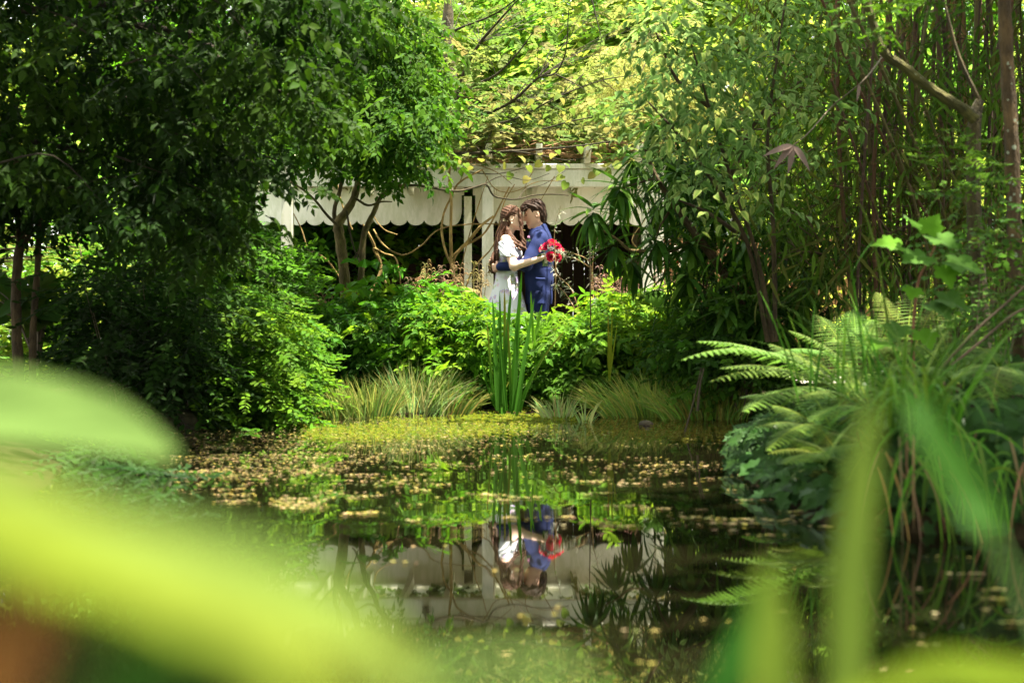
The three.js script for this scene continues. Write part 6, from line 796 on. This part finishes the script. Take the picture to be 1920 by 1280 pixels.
// ---------------------------------------------------------------- leaves floating on the pond
{
  const R = rng(111), pal = [[0.37, 0.28, 0.11], [0.33, 0.25, 0.08], [0.39, 0.32, 0.06], [0.4, 0.3, 0.15], [0.2, 0.12, 0.06], [0.24, 0.23, 0.05], [0.14, 0.16, 0.04]], list = [], big = [];
  const g = (() => { const b = new B(); leaf(b, V(0, 0, -0.5), V(0, 0, 1), UP, 1, 0.62, { n: 4, prof: ovate, bend: 0.12, fold: 0.06 }); return b.geo(); })();
  const put = (px, py, s) => { const d = K * EYE / (py - 640), p = V((px - 960) / K * d, d > 7 ? R.r(0.003, 0.018) : R.r(0.003, 0.006), -d); if (shoreDistance(p.x, p.z) > 0.05) return; const e = { m: basis(p, V(R.g(), 0, R.g()), V(R.g() * 0.07, 1, R.g() * 0.07), s), c: jit(R.pick(pal), R, 0.2) }; (d < 3.9 && big.length < 110 ? big : list).push(e); };
  const strew = (poly, n, s0, s1, clump) => { const xs = poly.map((q) => q[0]), ys = poly.map((q) => q[1]); let k = 0; while (k < n) { const x = R.r(Math.min(...xs), Math.max(...xs)), y = R.r(Math.min(...ys), Math.max(...ys)); if (!inPoly(poly, x, y)) continue; const m = clump ? 1 + Math.floor(R() * R() * clump * 3) : 1; for (let i = 0; i < m; i++) put(x + R.g() * 38 * (m > 1), y + R.g() * 1.7 * (m > 1), R.r(s0, s1) * 0.56); k += m; } };
  strew([[330, 800], [600, 785], [900, 790], [1080, 800], [1060, 830], [800, 850], [520, 900], [330, 900]], 2900, 0.016, 0.036, 4); strew([[600, 785], [1400, 790], [1400, 850], [1000, 830], [620, 830]], 1500, 0.011, 0.026, 4); strew([[330, 830], [640, 810], [1000, 850], [1420, 870], [1440, 915], [900, 900], [560, 960], [330, 940]], 1700, 0.015, 0.04, 8); strew([[420, 930], [1000, 890], [1540, 930], [1560, 990], [1000, 1000], [700, 970]], 330, 0.024, 0.048, 9); strew([[1180, 960], [1640, 960], [1640, 1010], [1200, 1010]], 90, 0.025, 0.05, 7); strew([[1640, 1050], [1930, 1040], [1930, 1180], [1640, 1170]], 46, 0.018, 0.045, 6); strew([[900, 980], [1500, 1000], [1500, 1260], [900, 1260]], 26, 0.014, 0.034, 2); strew([[1660, 1180], [1930, 1180], [1930, 1270], [1660, 1270]], 10, 0.014, 0.03, 2); strew([[640, 960], [900, 950], [900, 1100], [700, 1050]], 16, 0.014, 0.03, 3);
  tag(instanced(null, 'floating_leaves', g, M.dry, list), 'pale fallen leaves strewn over the far part of the pond');
  for (const e of big) { const k = new THREE.Color(); const gg = g.clone(); const n = gg.attributes.position.count, col = new Float32Array(n * 3); for (let i = 0; i < n; i++) col.set([e.c.r, e.c.g, e.c.b], i * 3); gg.setAttribute('color', new THREE.BufferAttribute(col, 3)); const m = piece(scene, 'x', gg, M.dry, e.m); m.name = numbered('floating_leaf'); tag(m, 'fallen pale leaf floating alone on the dark near water', 'leaf', 'single fallen leaves floating on the near water'); }
}
// ---------------------------------------------------------------- blurred plants right in front of the camera
{
  const R = rng(121);
  const big = (b, pts, wid, c, edge, k = {}) => {                        // a broad leaf along a curve, cupped and veined
    const cu = new THREE.CatmullRomCurve3(pts), n = 16, m = 6, side = k.side ?? V(0.3, 0, 1); let prev = null;
    for (let i = 0; i <= n; i++) { const t = i / n, p = cu.getPoint(t), tg = cu.getTangent(t), s = side.clone().addScaledVector(tg, -side.dot(tg)).normalize(), nr = V(0, 0, 0).crossVectors(s, tg).normalize(); if (nr.y < 0) nr.negate(); const w = wid * Math.pow(Math.sin(Math.PI * clamp(0.06 + 0.93 * Math.pow(t, 0.8), 0, 1)), 0.6) * 0.5, row = []; for (let j = -m; j <= m; j++) { const u = j / m, h = w * (0.22 * u * u * (k.cup ?? 1) + 0.05 * Math.sin(t * 14 + Math.abs(u) * 4)), q = lerp(0.85, 1, Math.min(1, Math.abs(u) * 5)) * (1 + 0.2 * Math.sin(t * 40 - Math.abs(u) * 16)), cc = [0, 1, 2].map((z) => lerp(c[z], edge[z], u * u) * q); row.push(b.v(p.x + s.x * w * u + nr.x * h, p.y + s.y * w * u + nr.y * h, p.z + s.z * w * u + nr.z * h, cc, u, t)); } if (prev) for (let j = 0; j < 2 * m; j++) b.q(prev[j], prev[j + 1], row[j + 1], row[j]); prev = row; }
  };
  const root = V(-0.2, 0.22, -0.28), o = thing('foreground_plant', root, 'out-of-focus broad-leaved plant filling the lower left corner', 'plant');
  const mk = (l, d, w, c, e, k) => { const b = new B(); big(b, l.map(([x, y], i) => P(x, y, (Array.isArray(d) ? d[i] : d) * 0.62)), w * 0.62, c, e, k); part(o, 'leaf', b.geo(), M.fore); };
  const L1 = [0.12, 0.19, 0.1], L2 = [0.165, 0.2, 0.055];
  mk([[-260, 730], [-60, 760], [110, 780], [230, 810], [330, 850]], [0.97, 0.97, 0.97, 0.96, 0.95], 0.072, L1, L1, { side: V(0.1, 0.7, 0.7), cup: 0.6 });
  mk([[-320, 870], [-60, 975], [200, 1080], [470, 1155], [670, 1240], [810, 1330]], [0.42, 0.42, 0.41, 0.4, 0.4, 0.4], 0.1, L2, L1, { side: V(0.1, 0.5, 1), cup: 0.7 });
  mk([[-200, 1010], [80, 1100], [300, 1200], [520, 1320], [640, 1420]], [0.4, 0.38, 0.37, 0.36, 0.36], 0.085, [0.17, 0.22, 0.04], L2, { side: V(0.1, 0.55, 1), cup: 0.8 });
  mk([[760, 1330], [860, 1270], [980, 1262], [1100, 1310]], [0.42, 0.42, 0.42, 0.43], 0.035, L1, L1, { side: V(0, 0.3, 1) });
  mk([[250, 1380], [300, 1300], [420, 1290], [560, 1370]], [0.36, 0.36, 0.36, 0.36], 0.05, [0.04, 0.12, 0.03], [0.04, 0.12, 0.03], { side: V(0, 0.6, 1) });
  mk([[-60, 1330], [20, 1230], [60, 1160], [90, 1110]], [0.35, 0.35, 0.36, 0.36], 0.02, [0.25, 0.07, 0.03], [0.22, 0.13, 0.04], { side: V(1, 0.2, 0.3) });
  { const b = new B(); for (const [x, y, d] of [[-260, 760, 0.97], [-320, 780, 0.42], [-200, 1010, 0.4], [250, 1380, 0.36], [760, 1330, 0.42], [-60, 1330, 0.35]]) tube(b, [root, P(x - 60, Math.max(y, 900) + 150, d * 0.62), P(x, y, d * 0.62)], [0.003, 0.0025, 0.002], 6, [0.35, 0.3, 0.08]); part(o, 'stem', b.geo(), M.matte); }
  // blurred blades at the lower right
  const r2 = V(0.12, 0.15, -0.4), ob = thing('reed', r2, 'out-of-focus upright reed blades at the lower right', 'reed'), rb = (l, d, w, c) => { const b = new B(); big(b, l.map(([x, y]) => P(x, y, d * 0.95)), w * 0.95, c, c, { side: V(1, 0, 0.35), cup: 0.6 }); part(ob, 'blade', b.geo(), M.fore); };
  rb([[1455, 1500], [1450, 1300], [1446, 1180], [1440, 1050]], 0.52, 0.017, [0.2, 0.28, 0.06]); rb([[1575, 1500], [1585, 1280], [1600, 1060], [1618, 880], [1640, 745]], 0.6, 0.016, [0.19, 0.27, 0.07]); rb([[1290, 1500], [1340, 1330], [1400, 1180], [1455, 1060]], 0.6, 0.016, [0.03, 0.12, 0.02]);
  const og = thing('reed', V(0.15, 0.2, -0.44), 'out-of-focus arching green blade before the ivy bank', 'reed'); { const b = new B(); big(b, [P(1860, 1000, 0.5), P(1835, 945, 0.51), P(1785, 860, 0.52), P(1735, 785, 0.53), P(1705, 740, 0.54)], 0.0135, [0.03, 0.1, 0.012], [0.03, 0.1, 0.012], { side: V(1, 0.5, 0.3) }); part(og, 'blade', b.geo(), M.fore); const k = new B(); tube(k, [V(0.15, 0.2, -0.44), P(1980, 1300, 0.47), P(1860, 1000, 0.5)], [0.001, 0.001, 0.0008], 5, [0.13, 0.24, 0.06]); part(og, 'stem', k.geo(), M.matte); }
  const on = thing('foreground_plant', V(0.22, 0.0, -0.45), 'out-of-focus yellow-green leaf in the lower right corner', 'plant'); { const b = new B(); big(b, [P(1560, 1330, 0.45), P(1750, 1285, 0.45), P(1900, 1290, 0.45), P(2080, 1330, 0.45)], 0.045, [0.09, 0.13, 0.02], [0.1, 0.14, 0.02], { side: V(0, 0.45, 1) }); part(on, 'leaf', b.geo(), M.fore); const k = new B(); tube(k, [V(0.22, 0, -0.45), P(2100, 1500, 0.45), P(2080, 1330, 0.45)], [0.003, 0.003, 0.003], 5, [0.2, 0.25, 0.05]); part(on, 'stem', k.geo(), M.matte); }
}
renderer.render(scene, camera);
